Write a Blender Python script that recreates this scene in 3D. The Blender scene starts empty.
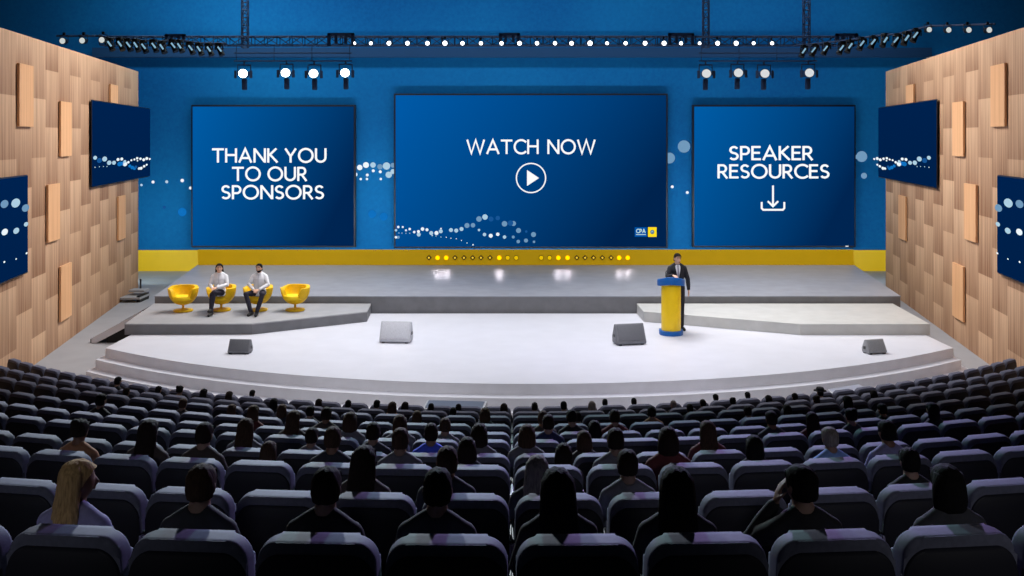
import bpy, bmesh, math, random
from mathutils import Vector, Matrix
from mathutils.bvhtree import BVHTree
random.seed(7)
sc = bpy.context.scene
COL = sc.collection
PI = math.pi
F, CX, HY, H = 1000.0, 512.0, 138.0, 4.5      # focal length (px), principal column, horizon row, eye height

def P(px, py, Y):
    return Vector(((px - CX) * Y / F, Y, H - (py - HY) * Y / F))
def ground(px, py, z=0.0):
    return P(px, py, F * (H - z) / (py - HY))

# ------------------------------------------------------------------ helpers
def lin(c):
    return tuple(((v / 255) / 12.92 if v / 255 <= .04045 else ((v / 255 + .055) / 1.055) ** 2.4) for v in c)

MATS = {}
def mat(name, rgb, rough=.6, metal=0, noise=0, scale=8, spec=.5, ior=1.45, stretch=(1, 1, 1), bump=0, coat=0):
    if name in MATS: return MATS[name]
    m = bpy.data.materials.new(name); m.use_nodes = True; MATS[name] = m
    nt = m.node_tree; b = nt.nodes['Principled BSDF']
    c = lin(rgb) + (1,)
    b.inputs['Roughness'].default_value = rough; b.inputs['Metallic'].default_value = metal
    b.inputs['IOR'].default_value = ior; b.inputs['Specular IOR Level'].default_value = spec
    b.inputs['Coat Weight'].default_value = coat
    b.inputs['Base Color'].default_value = c
    if noise or bump:
        tc = nt.nodes.new('ShaderNodeTexCoord'); mp = nt.nodes.new('ShaderNodeMapping')
        mp.inputs['Scale'].default_value = stretch
        n = nt.nodes.new('ShaderNodeTexNoise'); n.inputs['Scale'].default_value = scale; n.inputs['Detail'].default_value = 5
        nt.links.new(tc.outputs['Object'], mp.inputs[0]); nt.links.new(mp.outputs[0], n.inputs['Vector'])
        if noise:
            r = nt.nodes.new('ShaderNodeValToRGB')
            r.color_ramp.elements[0].position = .3; r.color_ramp.elements[1].position = .7
            r.color_ramp.elements[0].color = tuple(v * (1 - noise) for v in c[:3]) + (1,)
            r.color_ramp.elements[1].color = tuple(min(1, v * (1 + noise)) for v in c[:3]) + (1,)
            nt.links.new(n.outputs['Fac'], r.inputs[0]); nt.links.new(r.outputs[0], b.inputs['Base Color'])
        if bump:
            bp = nt.nodes.new('ShaderNodeBump'); bp.inputs['Strength'].default_value = bump; bp.inputs['Distance'].default_value = .02
            nt.links.new(n.outputs['Fac'], bp.inputs['Height']); nt.links.new(bp.outputs[0], b.inputs['Normal'])
    return m

def emit(name, rgb, strength=1.0):
    if name in MATS: return MATS[name]
    m = bpy.data.materials.new(name); m.use_nodes = True; MATS[name] = m
    b = m.node_tree.nodes['Principled BSDF']
    b.inputs['Base Color'].default_value = (0, 0, 0, 1); b.inputs['Specular IOR Level'].default_value = 0
    b.inputs['Emission Color'].default_value = lin(rgb) + (1,); b.inputs['Emission Strength'].default_value = strength
    return m

def obj(name, bm, m, parent=None, angle=40, smooth=True, kind=None):
    me = bpy.data.meshes.new(name)
    if isinstance(bm, bmesh.types.BMesh):
        bmesh.ops.recalc_face_normals(bm, faces=bm.faces[:]); bm.to_mesh(me); bm.free()
    else:
        me = bm
    for x in (m if isinstance(m, (list, tuple)) else [m]):
        me.materials.append(x)
    if smooth:
        for p in me.polygons: p.use_smooth = True
        me.set_sharp_from_angle(angle=math.radians(angle))
    o = bpy.data.objects.new(name, me); COL.objects.link(o)
    if parent: o.parent = parent
    if kind: o['kind'] = kind
    return o

def tag(o, label, cat, group=None):
    o['label'] = label; o['category'] = cat
    if group: o['group'] = group
    return o
def thing(name, label, cat, loc=(0, 0, 0), rz=0, group=None):
    o = bpy.data.objects.new(name, None); COL.objects.link(o)
    o.empty_display_size = .1
    o.location = loc; o.rotation_euler = (0, 0, rz)
    return tag(o, label, cat, group)
KIDS = {}
def kids(o):
    k = o.as_pointer()
    if k not in KIDS: KIDS[k] = list(o.children)
    return KIDS[k]
def dup(root, loc, rz=0, label=None):
    r = root.copy(); COL.objects.link(r); r.location = loc; r.rotation_euler = (0, 0, rz)
    if label: r['label'] = label
    for ch in kids(root):
        c = ch.copy(); COL.objects.link(c); c.parent = r
        for g in kids(ch):
            d = g.copy(); COL.objects.link(d); d.parent = c
    return r

def B(): return bmesh.new()
def box(bm, c, s, rot=None, bev=0, seg=2):
    r = bmesh.ops.create_cube(bm, size=1); vs = r['verts']
    for v in vs: v.co = Vector((v.co.x * s[0], v.co.y * s[1], v.co.z * s[2]))
    if bev:
        es = list({e for v in vs for e in v.link_edges})
        rr = bmesh.ops.bevel(bm, geom=es, offset=bev, segments=seg, profile=.5, affect='EDGES')
        vs = list({v for f in rr['faces'] for v in f.verts} | {v for v in vs if v.is_valid})
    for v in vs:
        if rot is not None: v.co = rot @ v.co
        v.co += Vector(c)
    return vs
def frame(d):
    d = d.normalized(); up = Vector((0, 0, 1)) if abs(d.z) < .95 else Vector((0, 1, 0))
    a = d.cross(up).normalized(); b = a.cross(d).normalized()
    return a, b
def tube(bm, pts, rad, seg=8, cap=True, flat=1.0):
    pts = [Vector(p) for p in pts]
    if not isinstance(rad, (list, tuple)): rad = [rad] * len(pts)
    rings = []
    a0 = None
    for i, p in enumerate(pts):
        d = (pts[min(i + 1, len(pts) - 1)] - pts[max(i - 1, 0)])
        if a0 is None: a, b = frame(d)
        else:
            dn = d.normalized(); a = (a0 - dn * a0.dot(dn)).normalized(); b = a.cross(dn).normalized()
        a0 = a
        rings.append([bm.verts.new(p + a * math.cos(2 * PI * k / seg) * rad[i] + b * math.sin(2 * PI * k / seg) * rad[i] * flat) for k in range(seg)])
    for r0, r1 in zip(rings, rings[1:]):
        for k in range(seg): bm.faces.new((r0[k], r0[(k + 1) % seg], r1[(k + 1) % seg], r1[k]))
    if cap: bm.faces.new(rings[0][::-1]); bm.faces.new(rings[-1])
def loft(bm, rings, seg=20, cap=True):
    """rings: (cx, cy, z, rx, ry)"""
    R = [[bm.verts.new((cx + rx * math.cos(2 * PI * k / seg), cy + ry * math.sin(2 * PI * k / seg), z)) for k in range(seg)] for cx, cy, z, rx, ry in rings]
    for r0, r1 in zip(R, R[1:]):
        for k in range(seg): bm.faces.new((r0[k], r0[(k + 1) % seg], r1[(k + 1) % seg], r1[k]))
    if cap: bm.faces.new(R[0][::-1]); bm.faces.new(R[-1])
def ball(bm, c, r, u=12, v=8, M=None):
    s = r if isinstance(r, (tuple, list)) else (r, r, r)
    vs = bmesh.ops.create_uvsphere(bm, u_segments=u, v_segments=v, radius=1)['verts']
    for w in vs:
        q = Vector((w.co.x * s[0], w.co.y * s[1], w.co.z * s[2]))
        w.co = (M @ q if M is not None else q) + Vector(c)
    return vs
def slab(bm, outline, y0, y1, bev=0, seg=2):
    """outline in (x,z), extruded along y"""
    a = [bm.verts.new((x, y0, z)) for x, z in outline]; b = [bm.verts.new((x, y1, z)) for x, z in outline]
    n = len(a); fs = [bm.faces.new(a), bm.faces.new(b[::-1])]
    for i in range(n): fs.append(bm.faces.new((a[i], b[i], b[(i + 1) % n], a[(i + 1) % n])))
    if bev:
        es = [e for f in fs[:2] for e in f.edges]
        bmesh.ops.bevel(bm, geom=es, offset=bev, segments=seg, profile=.5, affect='EDGES')
def plan(bm, poly, z0, z1, bev=0):
    """polygon in (x,y), extruded in z"""
    a = [bm.verts.new((x, y, z0)) for x, y in poly]; b = [bm.verts.new((x, y, z1)) for x, y in poly]
    n = len(a); bm.faces.new(a[::-1]); t = bm.faces.new(b)
    for i in range(n): bm.faces.new((a[i], a[(i + 1) % n], b[(i + 1) % n], b[i]))
    if bev: bmesh.ops.bevel(bm, geom=list(t.edges), offset=bev, segments=2, profile=.5, affect='EDGES')
def rrect(w, h, r, n=5, x0=0, z0=0, wt=None):
    """rounded rectangle outline, base centre at (x0,z0); wt = width at the top"""
    out = []
    for cx, cz, a0 in ((w/2-r, r, -PI/2), (w/2-r, h-r, 0), (-w/2+r, h-r, PI/2), (-w/2+r, r, PI)):
        for k in range(n + 1):
            a = a0 + PI / 2 * k / n
            x, z = cx + r * math.cos(a), cz + r * math.sin(a)
            if wt is not None: x *= 1 + (wt / w - 1) * z / h
            out.append((x0 + x, z0 + z))
    return out
def disc(bm, c, ax, ay, n=20, mi=0):
    f = bm.faces.new([bm.verts.new(Vector(c) + ax * math.cos(2 * PI * k / n) + ay * math.sin(2 * PI * k / n)) for k in range(n)])
    f.material_index = mi
    return f
def ordinal(n):
    w = ['', 'first', 'second', 'third', 'fourth', 'fifth', 'sixth', 'seventh', 'eighth', 'ninth', 'tenth', 'eleventh', 'twelfth',
         'thirteenth', 'fourteenth', 'fifteenth', 'sixteenth', 'seventeenth', 'eighteenth', 'nineteenth', 'twentieth']
    if n <= 20: return w[n]
    return 'twenty-' + w[n - 20] if n < 30 else 'thirtieth'
# ------------------------------------------------------------------ camera
cam = bpy.data.cameras.new('camera'); co = bpy.data.objects.new('camera', cam); COL.objects.link(co)
co.location = (0, 0, H); co.rotation_euler = (PI / 2, 0, 0)
cam.sensor_width = 36; cam.lens = 36 * F / 1024; cam.shift_y = -(288 - HY) / 1024
cam.clip_start = .1; cam.clip_end = 200
sc.camera = co
sc.view_settings.view_transform = 'Standard'

# ------------------------------------------------------------------ materials
M_floor = mat('grey_floor', (150, 151, 156), .55, noise=.06, scale=1.5)
M_deck = mat('white_stage_floor', (208, 209, 218), .5, noise=.03, scale=2)
M_riser = mat('pale_riser', (232, 232, 238), .6, noise=.05, scale=3)
M_upper = mat('grey_stage_floor', (146, 149, 158), .38, noise=.08, scale=2.5, spec=.3, ior=1.25)
M_plat = mat('platform_grey', (158, 158, 161), .5, noise=.08, scale=3)
M_fascia = mat('stage_fascia', (112, 113, 117), .6, noise=.1, scale=4)
M_yellow = mat('yellow_band_added_glow', (186, 150, 0), .6, noise=.05, scale=2)
for k_, v_ in (('Emission Color', lin((186, 150, 0)) + (1,)), ('Emission Strength', .45)): M_yellow.node_tree.nodes['Principled BSDF'].inputs[k_].default_value = v_  # glow added to brighten the yellow; the band itself is no lamp
M_black = mat('black_metal', (14, 15, 18), .45, metal=.3)
M_navy = mat('truss_metal', (16, 42, 78), .6, metal=.1)
M_lens = emit('lamp_lens', (255, 255, 255), 4)
M_lens_d = emit('lamp_lens_dim', (205, 212, 210), .95)
M_frame = mat('screen_frame', (6, 14, 38), .5)
M_white_e = emit('screen_white', (255, 255, 255), 1.0)

# ------------------------------------------------------------------ room shell
FZ = -.62
def wallX(Y): return 10.75 + .166 * (Y - 22.4)
WY1 = 33.85
bm = B(); plan(bm, [(-22, 13), (22, 13), (22, 38.6), (-22, 38.6)], FZ - .2, FZ)
obj('floor', bm, M_floor, kind='structure', smooth=False)

# blue backdrop with its yellow foot band and dot graphic
def backdrop_mat():
    m = bpy.data.materials.new('blue_backdrop'); m.use_nodes = True; nt = m.node_tree; b = nt.nodes['Principled BSDF']
    b.inputs['Roughness'].default_value = .8; b.inputs['Specular IOR Level'].default_value = .1
    tc = nt.nodes.new('ShaderNodeTexCoord'); n = nt.nodes.new('ShaderNodeTexNoise'); n.inputs['Scale'].default_value = 9; n.inputs['Detail'].default_value = 8
    n2 = nt.nodes.new('ShaderNodeTexNoise'); n2.inputs['Scale'].default_value = .16; n2.inputs['Detail'].default_value = 1
    r = nt.nodes.new('ShaderNodeValToRGB'); e = r.color_ramp.elements
    e[0].position = .3; e[0].color = lin((4, 76, 138)) + (1,); e[1].position = .7; e[1].color = lin((15, 108, 170)) + (1,)
    mx = nt.nodes.new('ShaderNodeMath'); mx.operation = 'MULTIPLY_ADD'; mx.inputs[1].default_value = .3
    nt.links.new(tc.outputs['Object'], n.inputs['Vector']); nt.links.new(tc.outputs['Object'], n2.inputs['Vector'])
    nt.links.new(n.outputs['Fac'], mx.inputs[0])
    ml = nt.nodes.new('ShaderNodeMath'); ml.operation = 'MULTIPLY'; ml.inputs[1].default_value = .7
    nt.links.new(n2.outputs['Fac'], ml.inputs[0]); nt.links.new(ml.outputs[0], mx.inputs[2])
    nt.links.new(mx.outputs[0], r.inputs[0]); nt.links.new(r.outputs[0], b.inputs['Base Color'])
    return m
WB = 38.5
bm = B(); box(bm, (0, WB + .15, 6.2), (52, .3, 13.64 + .01))
wall_back = obj('wall_back', bm, backdrop_mat(), kind='structure', smooth=False)
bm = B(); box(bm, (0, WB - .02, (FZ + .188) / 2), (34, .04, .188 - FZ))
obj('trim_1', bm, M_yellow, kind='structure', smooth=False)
bm = B(); box(bm, (0, 26, 13.1), (52, 26, .2))
obj('ceiling', bm, mat('dark_ceiling', (8, 14, 24), .9), kind='structure', smooth=False)
# darker blue strip across the backdrop under the truss
bm = B(); box(bm, (0, 38.3, 7.77), (32, .38, .35))
obj('trim_2', bm, mat('strip_blue', (4, 56, 100), .8), kind='structure', smooth=False)

DOTM = {'w': emit('dot_white', (236, 246, 252), 1), 'l': emit('dot_pale', (172, 205, 225), 1), 'm': emit('dot_mid', (112, 152, 186), 1),
        'd': emit('dot_blue', (24, 84, 148), 1), 'b': emit('dot_azure', (16, 112, 190), 1)}
DK = list(DOTM)
def dots(name, parent, lst, zoomorg, Yfun, ax=1.0):
    """dots given in the crop's pixels; each is placed on the surface where it belongs"""
    bm = B()
    for i, (x, y, r, t) in enumerate(lst):
        px, py = zoomorg[0] + x / 4, zoomorg[1] + y / 4
        Y = Yfun(px); c = P(px, py, Y); rr = r / 4 * Y / F
        disc(bm, c + Vector((0, -.002 * (i % 9), 0)), Vector((rr, 0, 0)), Vector((0, 0, rr)), 18, DK.index(t))
    o = obj(name, bm, [DOTM[k] for k in DK], smooth=False)
    if parent: o.parent = parent; o.matrix_parent_inverse = parent.matrix_basis.inverted()
    return o
YB = WB - .015
for lst, org in (
    ([(398,122,8,'w'),(415,94,11,'w'),(440,84,12,'w'),(468,84,11,'l'),(496,91,11,'m'),(522,88,15,'l'),(548,85,10,'m'),(531,123,13,'l'),(548,110,10,'l'),
      (469,107,6,'w'),(497,111,6,'w'),(445,124,6,'w'),(419,140,5,'w'),(444,140,5,'w'),(499,140,5,'w'),(465,280,16,'b'),(511,290,16,'b')], (256, 144)),
    ([(688,10,25,'m'),(630,56,22,'m'),(641,171,6,'w'),(701,194,6,'w')], (512, 144)),
    ([(375,50,22,'m'),(384,127,12,'m'),(352,52,8,'m')], (768, 144)),
    ([(612,152,6,'w'),(667,151,6,'l'),(729,146,7,'w'),(762,176,6,'w'),(566,164,5,'l'),(657,253,6,'d'),(729,272,17,'b')], (0, 144))):
    dots('dot_graphic', wall_back, lst, org, lambda px: YB)

# ------------------------------------------------------------------ timber-clad side walls
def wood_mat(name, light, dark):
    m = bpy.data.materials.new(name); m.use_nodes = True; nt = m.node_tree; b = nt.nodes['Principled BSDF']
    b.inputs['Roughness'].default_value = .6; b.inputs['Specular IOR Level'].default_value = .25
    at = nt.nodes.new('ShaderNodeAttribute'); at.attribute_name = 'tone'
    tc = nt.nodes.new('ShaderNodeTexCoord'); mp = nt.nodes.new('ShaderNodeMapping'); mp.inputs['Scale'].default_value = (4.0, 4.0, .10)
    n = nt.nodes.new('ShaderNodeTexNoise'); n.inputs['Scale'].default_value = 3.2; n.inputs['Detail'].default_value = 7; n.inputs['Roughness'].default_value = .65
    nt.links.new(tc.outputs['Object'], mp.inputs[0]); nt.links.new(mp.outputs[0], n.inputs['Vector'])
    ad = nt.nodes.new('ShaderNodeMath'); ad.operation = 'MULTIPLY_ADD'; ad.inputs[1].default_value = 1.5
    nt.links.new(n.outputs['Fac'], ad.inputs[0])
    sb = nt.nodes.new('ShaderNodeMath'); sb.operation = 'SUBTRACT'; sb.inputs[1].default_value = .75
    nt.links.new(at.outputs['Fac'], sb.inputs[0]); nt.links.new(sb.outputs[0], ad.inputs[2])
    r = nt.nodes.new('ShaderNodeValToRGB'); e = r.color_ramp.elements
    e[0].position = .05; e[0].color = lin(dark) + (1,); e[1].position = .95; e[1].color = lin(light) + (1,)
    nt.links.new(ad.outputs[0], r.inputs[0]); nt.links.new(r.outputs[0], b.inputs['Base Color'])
    return m
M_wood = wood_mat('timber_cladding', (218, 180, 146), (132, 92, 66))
M_wood_r = wood_mat('raised_timber', (240, 190, 142), (204, 148, 106))
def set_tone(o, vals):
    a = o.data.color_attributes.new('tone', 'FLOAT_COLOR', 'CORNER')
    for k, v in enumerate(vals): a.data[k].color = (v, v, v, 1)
WTOP = 6.75; CY0, CW, PL = 20.3, 1.035, 1.35
RAISED = {(1, 1), (4, 1), (3, 3), (9, 1), (10, 3), (4, 4)}
def side_wall(sx):
    bm = B(); tones = []
    rnd = random.Random(3)
    c = -17
    ks = []
    while CY0 + CW * c < WY1 - .01:
        ya, yb = CY0 + CW * c, min(WY1, CY0 + CW * (c + 1))
        z1 = WTOP; k = 0; first = 5.4 if c % 2 == 0 else 6.1
        while z1 > FZ - .1:
            z0 = max(FZ - .1, first - PL * k)
            t0 = rnd.uniform(-.12, .12)
            f = bm.faces.new([bm.verts.new((sx * wallX(y), y, z)) for y, z in ((ya, z0), (yb, z0), (yb, z1), (ya, z1))])
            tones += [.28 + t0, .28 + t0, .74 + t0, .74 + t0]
            ks.append((c, k, ya, yb, z0, z1)); z1 = z0; k += 1
            if z0 <= FZ - .1: break
        c += 1
    nf = len(bm.faces)
    # thickness: end, back and top of the wall
    t = .35
    ya = CY0 - 17 * CW
    A, Bp = Vector((sx * wallX(ya), ya, 0)), Vector((sx * wallX(WY1), WY1, 0)); O = Vector((sx * t, 0, 0))
    def q(*ps): bm.faces.new([bm.verts.new(p) for p in ps]); tones.extend([.5] * 4)
    z0, z1 = Vector((0, 0, FZ - .1)), Vector((0, 0, WTOP))
    q(Bp + z0, Bp + O + z0, Bp + O + z1, Bp + z1); q(A + z0, A + O + z0, A + O + z1, A + z1)
    q(A + O + z0, Bp + O + z0, Bp + O + z1, A + O + z1); q(A + z1, Bp + z1, Bp + O + z1, A + O + z1)
    me = bpy.data.meshes.new('w')
    bm.to_mesh(me); bm.free()
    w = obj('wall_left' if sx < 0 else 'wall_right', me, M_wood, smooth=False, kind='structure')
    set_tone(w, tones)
    # planks that stand proud of the cladding
    d = .05
    for c, k, ya, yb, z0, z1 in ks:
        if (c, k) not in RAISED: continue
        bm = B(); 
        ym, zm = (ya + yb) / 2 - .05, (z0 + z1) / 2
        box(bm, (0, 0, 0), (d, (yb - ya) * .94, z1 - z0))
        ang = math.atan(.166) * -sx
        R = Matrix.Rotation(ang, 3, 'Z')
        for v in bm.verts: v.co = R @ v.co + Vector((sx * (wallX(ym) - d / 2 - .02), ym, zm))
        o = obj('raised_plank', bm, M_wood_r, w, smooth=False)
        set_tone(o, [.55] * len(o.data.loops))
    return w
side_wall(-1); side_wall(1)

# ------------------------------------------------------------------ screens
def grad_mat(name, c0, c1, wx=.82, wz=.36):
    m = bpy.data.materials.new(name); m.use_nodes = True; nt = m.node_tree; b = nt.nodes['Principled BSDF']
    b.inputs['Base Color'].default_value = (0, 0, 0, 1); b.inputs['Roughness'].default_value = .4; b.inputs['Specular IOR Level'].default_value = 0.0
    tc = nt.nodes.new('ShaderNodeTexCoord'); sp = nt.nodes.new('ShaderNodeSeparateXYZ'); nt.links.new(tc.outputs['Generated'], sp.inputs[0])
    a = nt.nodes.new('ShaderNodeMath'); a.operation = 'MULTIPLY'; a.inputs[1].default_value = wx; nt.links.new(sp.outputs[0], a.inputs[0])
    c = nt.nodes.new('ShaderNodeMath'); c.operation = 'MULTIPLY_ADD'; c.inputs[1].default_value = -wz; nt.links.new(sp.outputs[2], c.inputs[0])
    c.inputs[2].default_value = wz
    s = nt.nodes.new('ShaderNodeMath'); s.operation = 'ADD'; nt.links.new(a.outputs[0], s.inputs[0]); nt.links.new(c.outputs[0], s.inputs[1])
    r = nt.nodes.new('ShaderNodeValToRGB'); e = r.color_ramp.elements
    e[0].color = lin(c0) + (1,); e[1].color = lin(c1) + (1,)
    nt.links.new(s.outputs[0], r.inputs[0]); nt.links.new(r.outputs[0], b.inputs['Emission Color']); b.inputs['Emission Strength'].default_value = 1
    return m
def arc(cx, cy, rx, ry, a0, a1, n=14):
    return [(cx + rx * math.cos(math.radians(a0 + (a1 - a0) * k / n)), cy + ry * math.sin(math.radians(a0 + (a1 - a0) * k / n))) for k in range(n + 1)]
GL = {
 'T': (.80, [[(0, .93), (.8, .93)], [(.4, .93), (.4, 0)]]),
 'H': (.80, [[(.07, 0), (.07, 1)], [(.73, 0), (.73, 1)], [(.07, .53), (.73, .53)]]),
 'A': (.94, [[(.06, 0), (.47, .96), (.88, 0)], [(.22, .32), (.72, .32)]]),
 'N': (.84, [[(.07, 0), (.07, 1)], [(.09, .95), (.75, .05)], [(.77, 0), (.77, 1)]]),
 'K': (.72, [[(.07, 0), (.07, 1)], [(.12, .5), (.62, .99)], [(.2, .55), (.69, .01)]]),
 'Y': (.82, [[(.05, .99), (.41, .44), (.77, .99)], [(.41, .46), (.41, 0)]]),
 'O': (1.06, [arc(.53, .5, .46, .46, 0, 360, 28)]),
 'U': (.78, [[(.07, 1)] + arc(.39, .36, .32, .30, 180, 360) + [(.71, 1)]]),
 'S': (.62, [arc(.32, .72, .22, .21, 25, 262, 14) + arc(.31, .28, .24, .215, 82, -150, 14)]),
 'R': (.66, [[(.07, 0), (.07, 1)], [(.07, .93)] + arc(.32, .69, .22, .24, 90, -90) + [(.07, .45)], [(.3, .45), (.62, .0)]]),
 'P': (.62, [[(.07, 0), (.07, 1)], [(.07, .93)] + arc(.32, .68, .23, .25, 90, -90) + [(.07, .43)]]),
 'E': (.60, [[(.07, 0), (.07, 1)], [(.07, .93), (.58, .93)], [(.07, .52), (.54, .52)], [(.07, .07), (.6, .07)]]),
 'W': (1.28, [[(.05, .99), (.34, .04), (.64, .96), (.94, .04), (1.23, .99)]]),
 'C': (.86, [arc(.53, .5, .46, .46, 42, 318, 22)]),
}
def stroke(bm, pts, t, f):
    """flat ribbon with mitred joints; f maps (u,v) to a 3D point"""
    pts = [Vector(p) for p in pts]
    closed = (pts[0] - pts[-1]).length < 1e-4
    L, R = [], []
    n = len(pts)
    for i, p in enumerate(pts):
        d1 = (p - pts[i - 1]) if i else ((p - pts[-2]) if closed else pts[1] - p)
        d2 = (pts[i + 1] - p) if i < n - 1 else ((pts[1] - p) if closed else p - pts[-2])
        d1.normalize(); d2.normalize()
        n1, n2 = Vector((-d1.y, d1.x)), Vector((-d2.y, d2.x))
        m = (n1 + n2); m = m.normalized() if m.length > .2 else n1
        k = t / 2 / max(.45, m.dot(n1))
        L.append(bm.verts.new(f(p + m * k))); R.append(bm.verts.new(f(p - m * k)))
    for i in range(n - 1): bm.faces.new((L[i], R[i], R[i + 1], L[i + 1]))
def write(bm, text, x0, x1, ytop, ybot, Y, t=.148, gap=.36):
    """lettering on a flat panel standing at distance Y; extents as seen at the panel"""
    w, sp = 0, .085
    pos = []
    for ch in text:
        if ch == ' ': w += gap; continue
        pos.append((ch, w)); w += GL[ch][0] + sp
    w -= sp
    a, b = P(x0, ytop, Y), P(x1, ybot, Y)
    sx = (b.x - a.x) / w; sz = a.z - b.z
    for i, (ch, x) in enumerate(pos):
        for s in GL[ch][1]:
            stroke(bm, s, t, lambda p: Vector((a.x + (x + p.x) * sx, Y, b.z + p.y * sz)))
def flat_screen(name, label, x0, x1, y0, y1, Y, c0, c1):
    a, b = P(x0, y0, Y), P(x1, y1, Y)
    w, h = b.x - a.x, a.z - b.z
    root = thing(name, label, 'screen', ((a.x + b.x) / 2, Y, b.z))
    bm = B(); box(bm, (0, .12, h / 2), (w, .18, h), bev=.02)
    obj('frame', bm, M_frame, root)
    m = .07
    bm = B(); box(bm, (0, .02, h / 2), (w - 2 * m, .04, h - 2 * m))
    obj('display_panel', bm, grad_mat(name + '_glow', c0, c1), root, smooth=False)
    for s in (-1, 1):
        bm = B(); box(bm, (s * w * .3, .24, h * .6), (.15, .07, .5)); obj('wall_bracket', bm, M_black, root)
    return root
def onto(root, o):
    o.parent = root; o.location = -Vector(root.location); return o
SY = 38.22
s1 = flat_screen('display_screen', 'wide blue screen at the left reading THANK YOU TO OUR SPONSORS', 190.8, 355.4, 104.8, 247.6, SY, (0, 92, 166), (0, 37, 82))
bm = B(); Yt = SY - .03
write(bm, 'THANK YOU', 212, 326.5, 148.3, 162.6, Yt); write(bm, 'TO OUR', 232, 307, 166.8, 181, Yt); write(bm, 'SPONSORS', 221, 324, 185.2, 199.2, Yt)
onto(s1, obj('lettering', bm, M_white_e, smooth=False))
s2 = flat_screen('display_screen', 'largest central blue screen reading WATCH NOW above a play button', 393.8, 668, 93.5, 248.4, SY, (0, 90, 168), (0, 35, 78))
bm = B(); write(bm, 'WATCH NOW', 466.5, 595.5, 139.5, 154, Yt, .138, .52)
onto(s2, obj('lettering', bm, M_white_e, smooth=False))
bm = B(); c = P(531, 178, Yt); u = Yt / F
stroke(bm, [(math.cos(2 * PI * k / 40), math.sin(2 * PI * k / 40)) for k in range(41)], .085, lambda p: c + Vector((p.x * 14.6 * u, 0, p.y * 14.6 * u)))
bm.faces.new([bm.verts.new(P(x, y, Yt)) for x, y in ((527, 170), (539, 178), (527, 186))])
onto(s2, obj('play_symbol', bm, M_white_e, smooth=False))
W, L_, M_, D_, = 'w', 'l', 'm', 'd'
z1 = [(569,332,5,W),(587,332,4,W),(569,373,6,M_),(560,345,5,L_),(560,373,5,W),(600,345,4,W),(615,340,5,W),(633,352,5,W),(650,350,6,W),(651,362,8,L_),(666,340,7,W),(684,343,6,W),
 (701,356,8,L_),(722,356,8,W),(739,349,8,L_),(740,338,3,W),(780,344,8,L_),(801,346,8,L_),(822,340,8,L_),(844,326,10,M_),(868,325,9,M_),(892,300,11,M_),(916,292,11,L_),
 (940,300,10,D_),(967,296,9,D_),(994,319,11,M_),(1018,316,11,D_),(892,344,5,L_),(914,362,7,L_),(939,367,8,W),(967,361,7,W),(994,372,7,L_),(705,366,3,L_),(720,368,2,L_),
 (740,372,2,L_),(761,373,2,W),(780,377,2,W),(801,379,2,W),(822,386,2,W),(844,396,2,W),(868,403,3,W),(572,356,2,L_),(584,356,2,L_),(600,357,2,L_),(615,357,2,L_),
 (1030,318,10,M_),(1050,346,10,M_),(1081,350,5,D_),(1110,362,10,M_),(1029,372,6,M_),(1049,390,7,M_),(1080,386,8,M_),(1112,391,5,M_)]
dd = dots('dot_pattern', None, z1, (256, 144), lambda px: Yt); onto(s2, dd)
bm = B()
def rect(bm, x0, x1, y0, y1, Y, mi=0):
    f = bm.faces.new([bm.verts.new(P(x, y, Y)) for x, y in ((x0, y1), (x1, y1), (x1, y0), (x0, y0))]); f.material_index = mi
rect(bm, 634.7, 646.8, 227.3, 236.8, Yt, 0); rect(bm, 648, 656.6, 227.2, 236.9, Yt, 1)
b0 = len(bm.faces); write(bm, 'CPA', 636.2, 645.6, 229.0, 233.0, Yt - .01, .2)
rect(bm, 636, 645.8, 234.2, 234.9, Yt - .01, 2)
bm.faces.ensure_lookup_table()
for f in bm.faces[b0:-1]: f.material_index = 2
c = P(652.3, 232, Yt - .01); u = Yt / F
disc(bm, c, Vector((2.1 * u, 0, 0)), Vector((0, 0, 2.2 * u)), 20, 3)
disc(bm, c + Vector((0, -.005, 0)), Vector((1.3 * u, 0, 0)), Vector((0, 0, 1.4 * u)), 4, 4)
disc(bm, c + Vector((0, -.01, -.4 * u)), Vector((.7 * u, 0, 0)), Vector((0, 0, .7 * u)), 12, 3)
onto(s2, obj('logo', bm, [emit('logo_blue', (0, 82, 165)), emit('logo_yellow', (255, 222, 30)), emit('logo_pale', (196, 226, 214)), emit('logo_crest', (96, 120, 130)), emit('logo_sky', (150, 196, 222))], smooth=False))
s3 = flat_screen('display_screen', 'wide blue screen at the right reading SPEAKER RESOURCES over a download arrow', 692.6, 856.2, 104.8, 247.6, SY, (0, 92, 166), (0, 37, 82))
bm = B(); write(bm, 'SPEAKER', 728.8, 813, 146, 160.2, Yt); write(bm, 'RESOURCES', 717.5, 829.5, 164.3, 178.4, Yt)
onto(s3, obj('lettering', bm, M_white_e, smooth=False))
bm = B(); c = P(773, 197, Yt); ff = lambda p: c + Vector((p.x * u, 0, -p.y * u))
stroke(bm, [(0, -11.5), (0, 9)], 1.9, ff); stroke(bm, [(-5.2, 4.2), (0, 9.3), (5.2, 4.2)], 1.9, ff)
onto(s3, obj('download_arrow', bm, M_white_e, smooth=False)); bm = B()
stroke(bm, [(-11.3, 5), (-11.3, 11.2), (-9.8, 12.8), (9.8, 12.8), (11.3, 11.2), (11.3, 5)], 1.9, ff)
onto(s3, obj('download_tray', bm, M_white_e, smooth=False))
bm = B(); rect(bm, 845.5, 848.5, 245.8, 246.6, Yt - .06); onto(s3, obj('maker_mark', bm, M_white_e, smooth=False))

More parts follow.
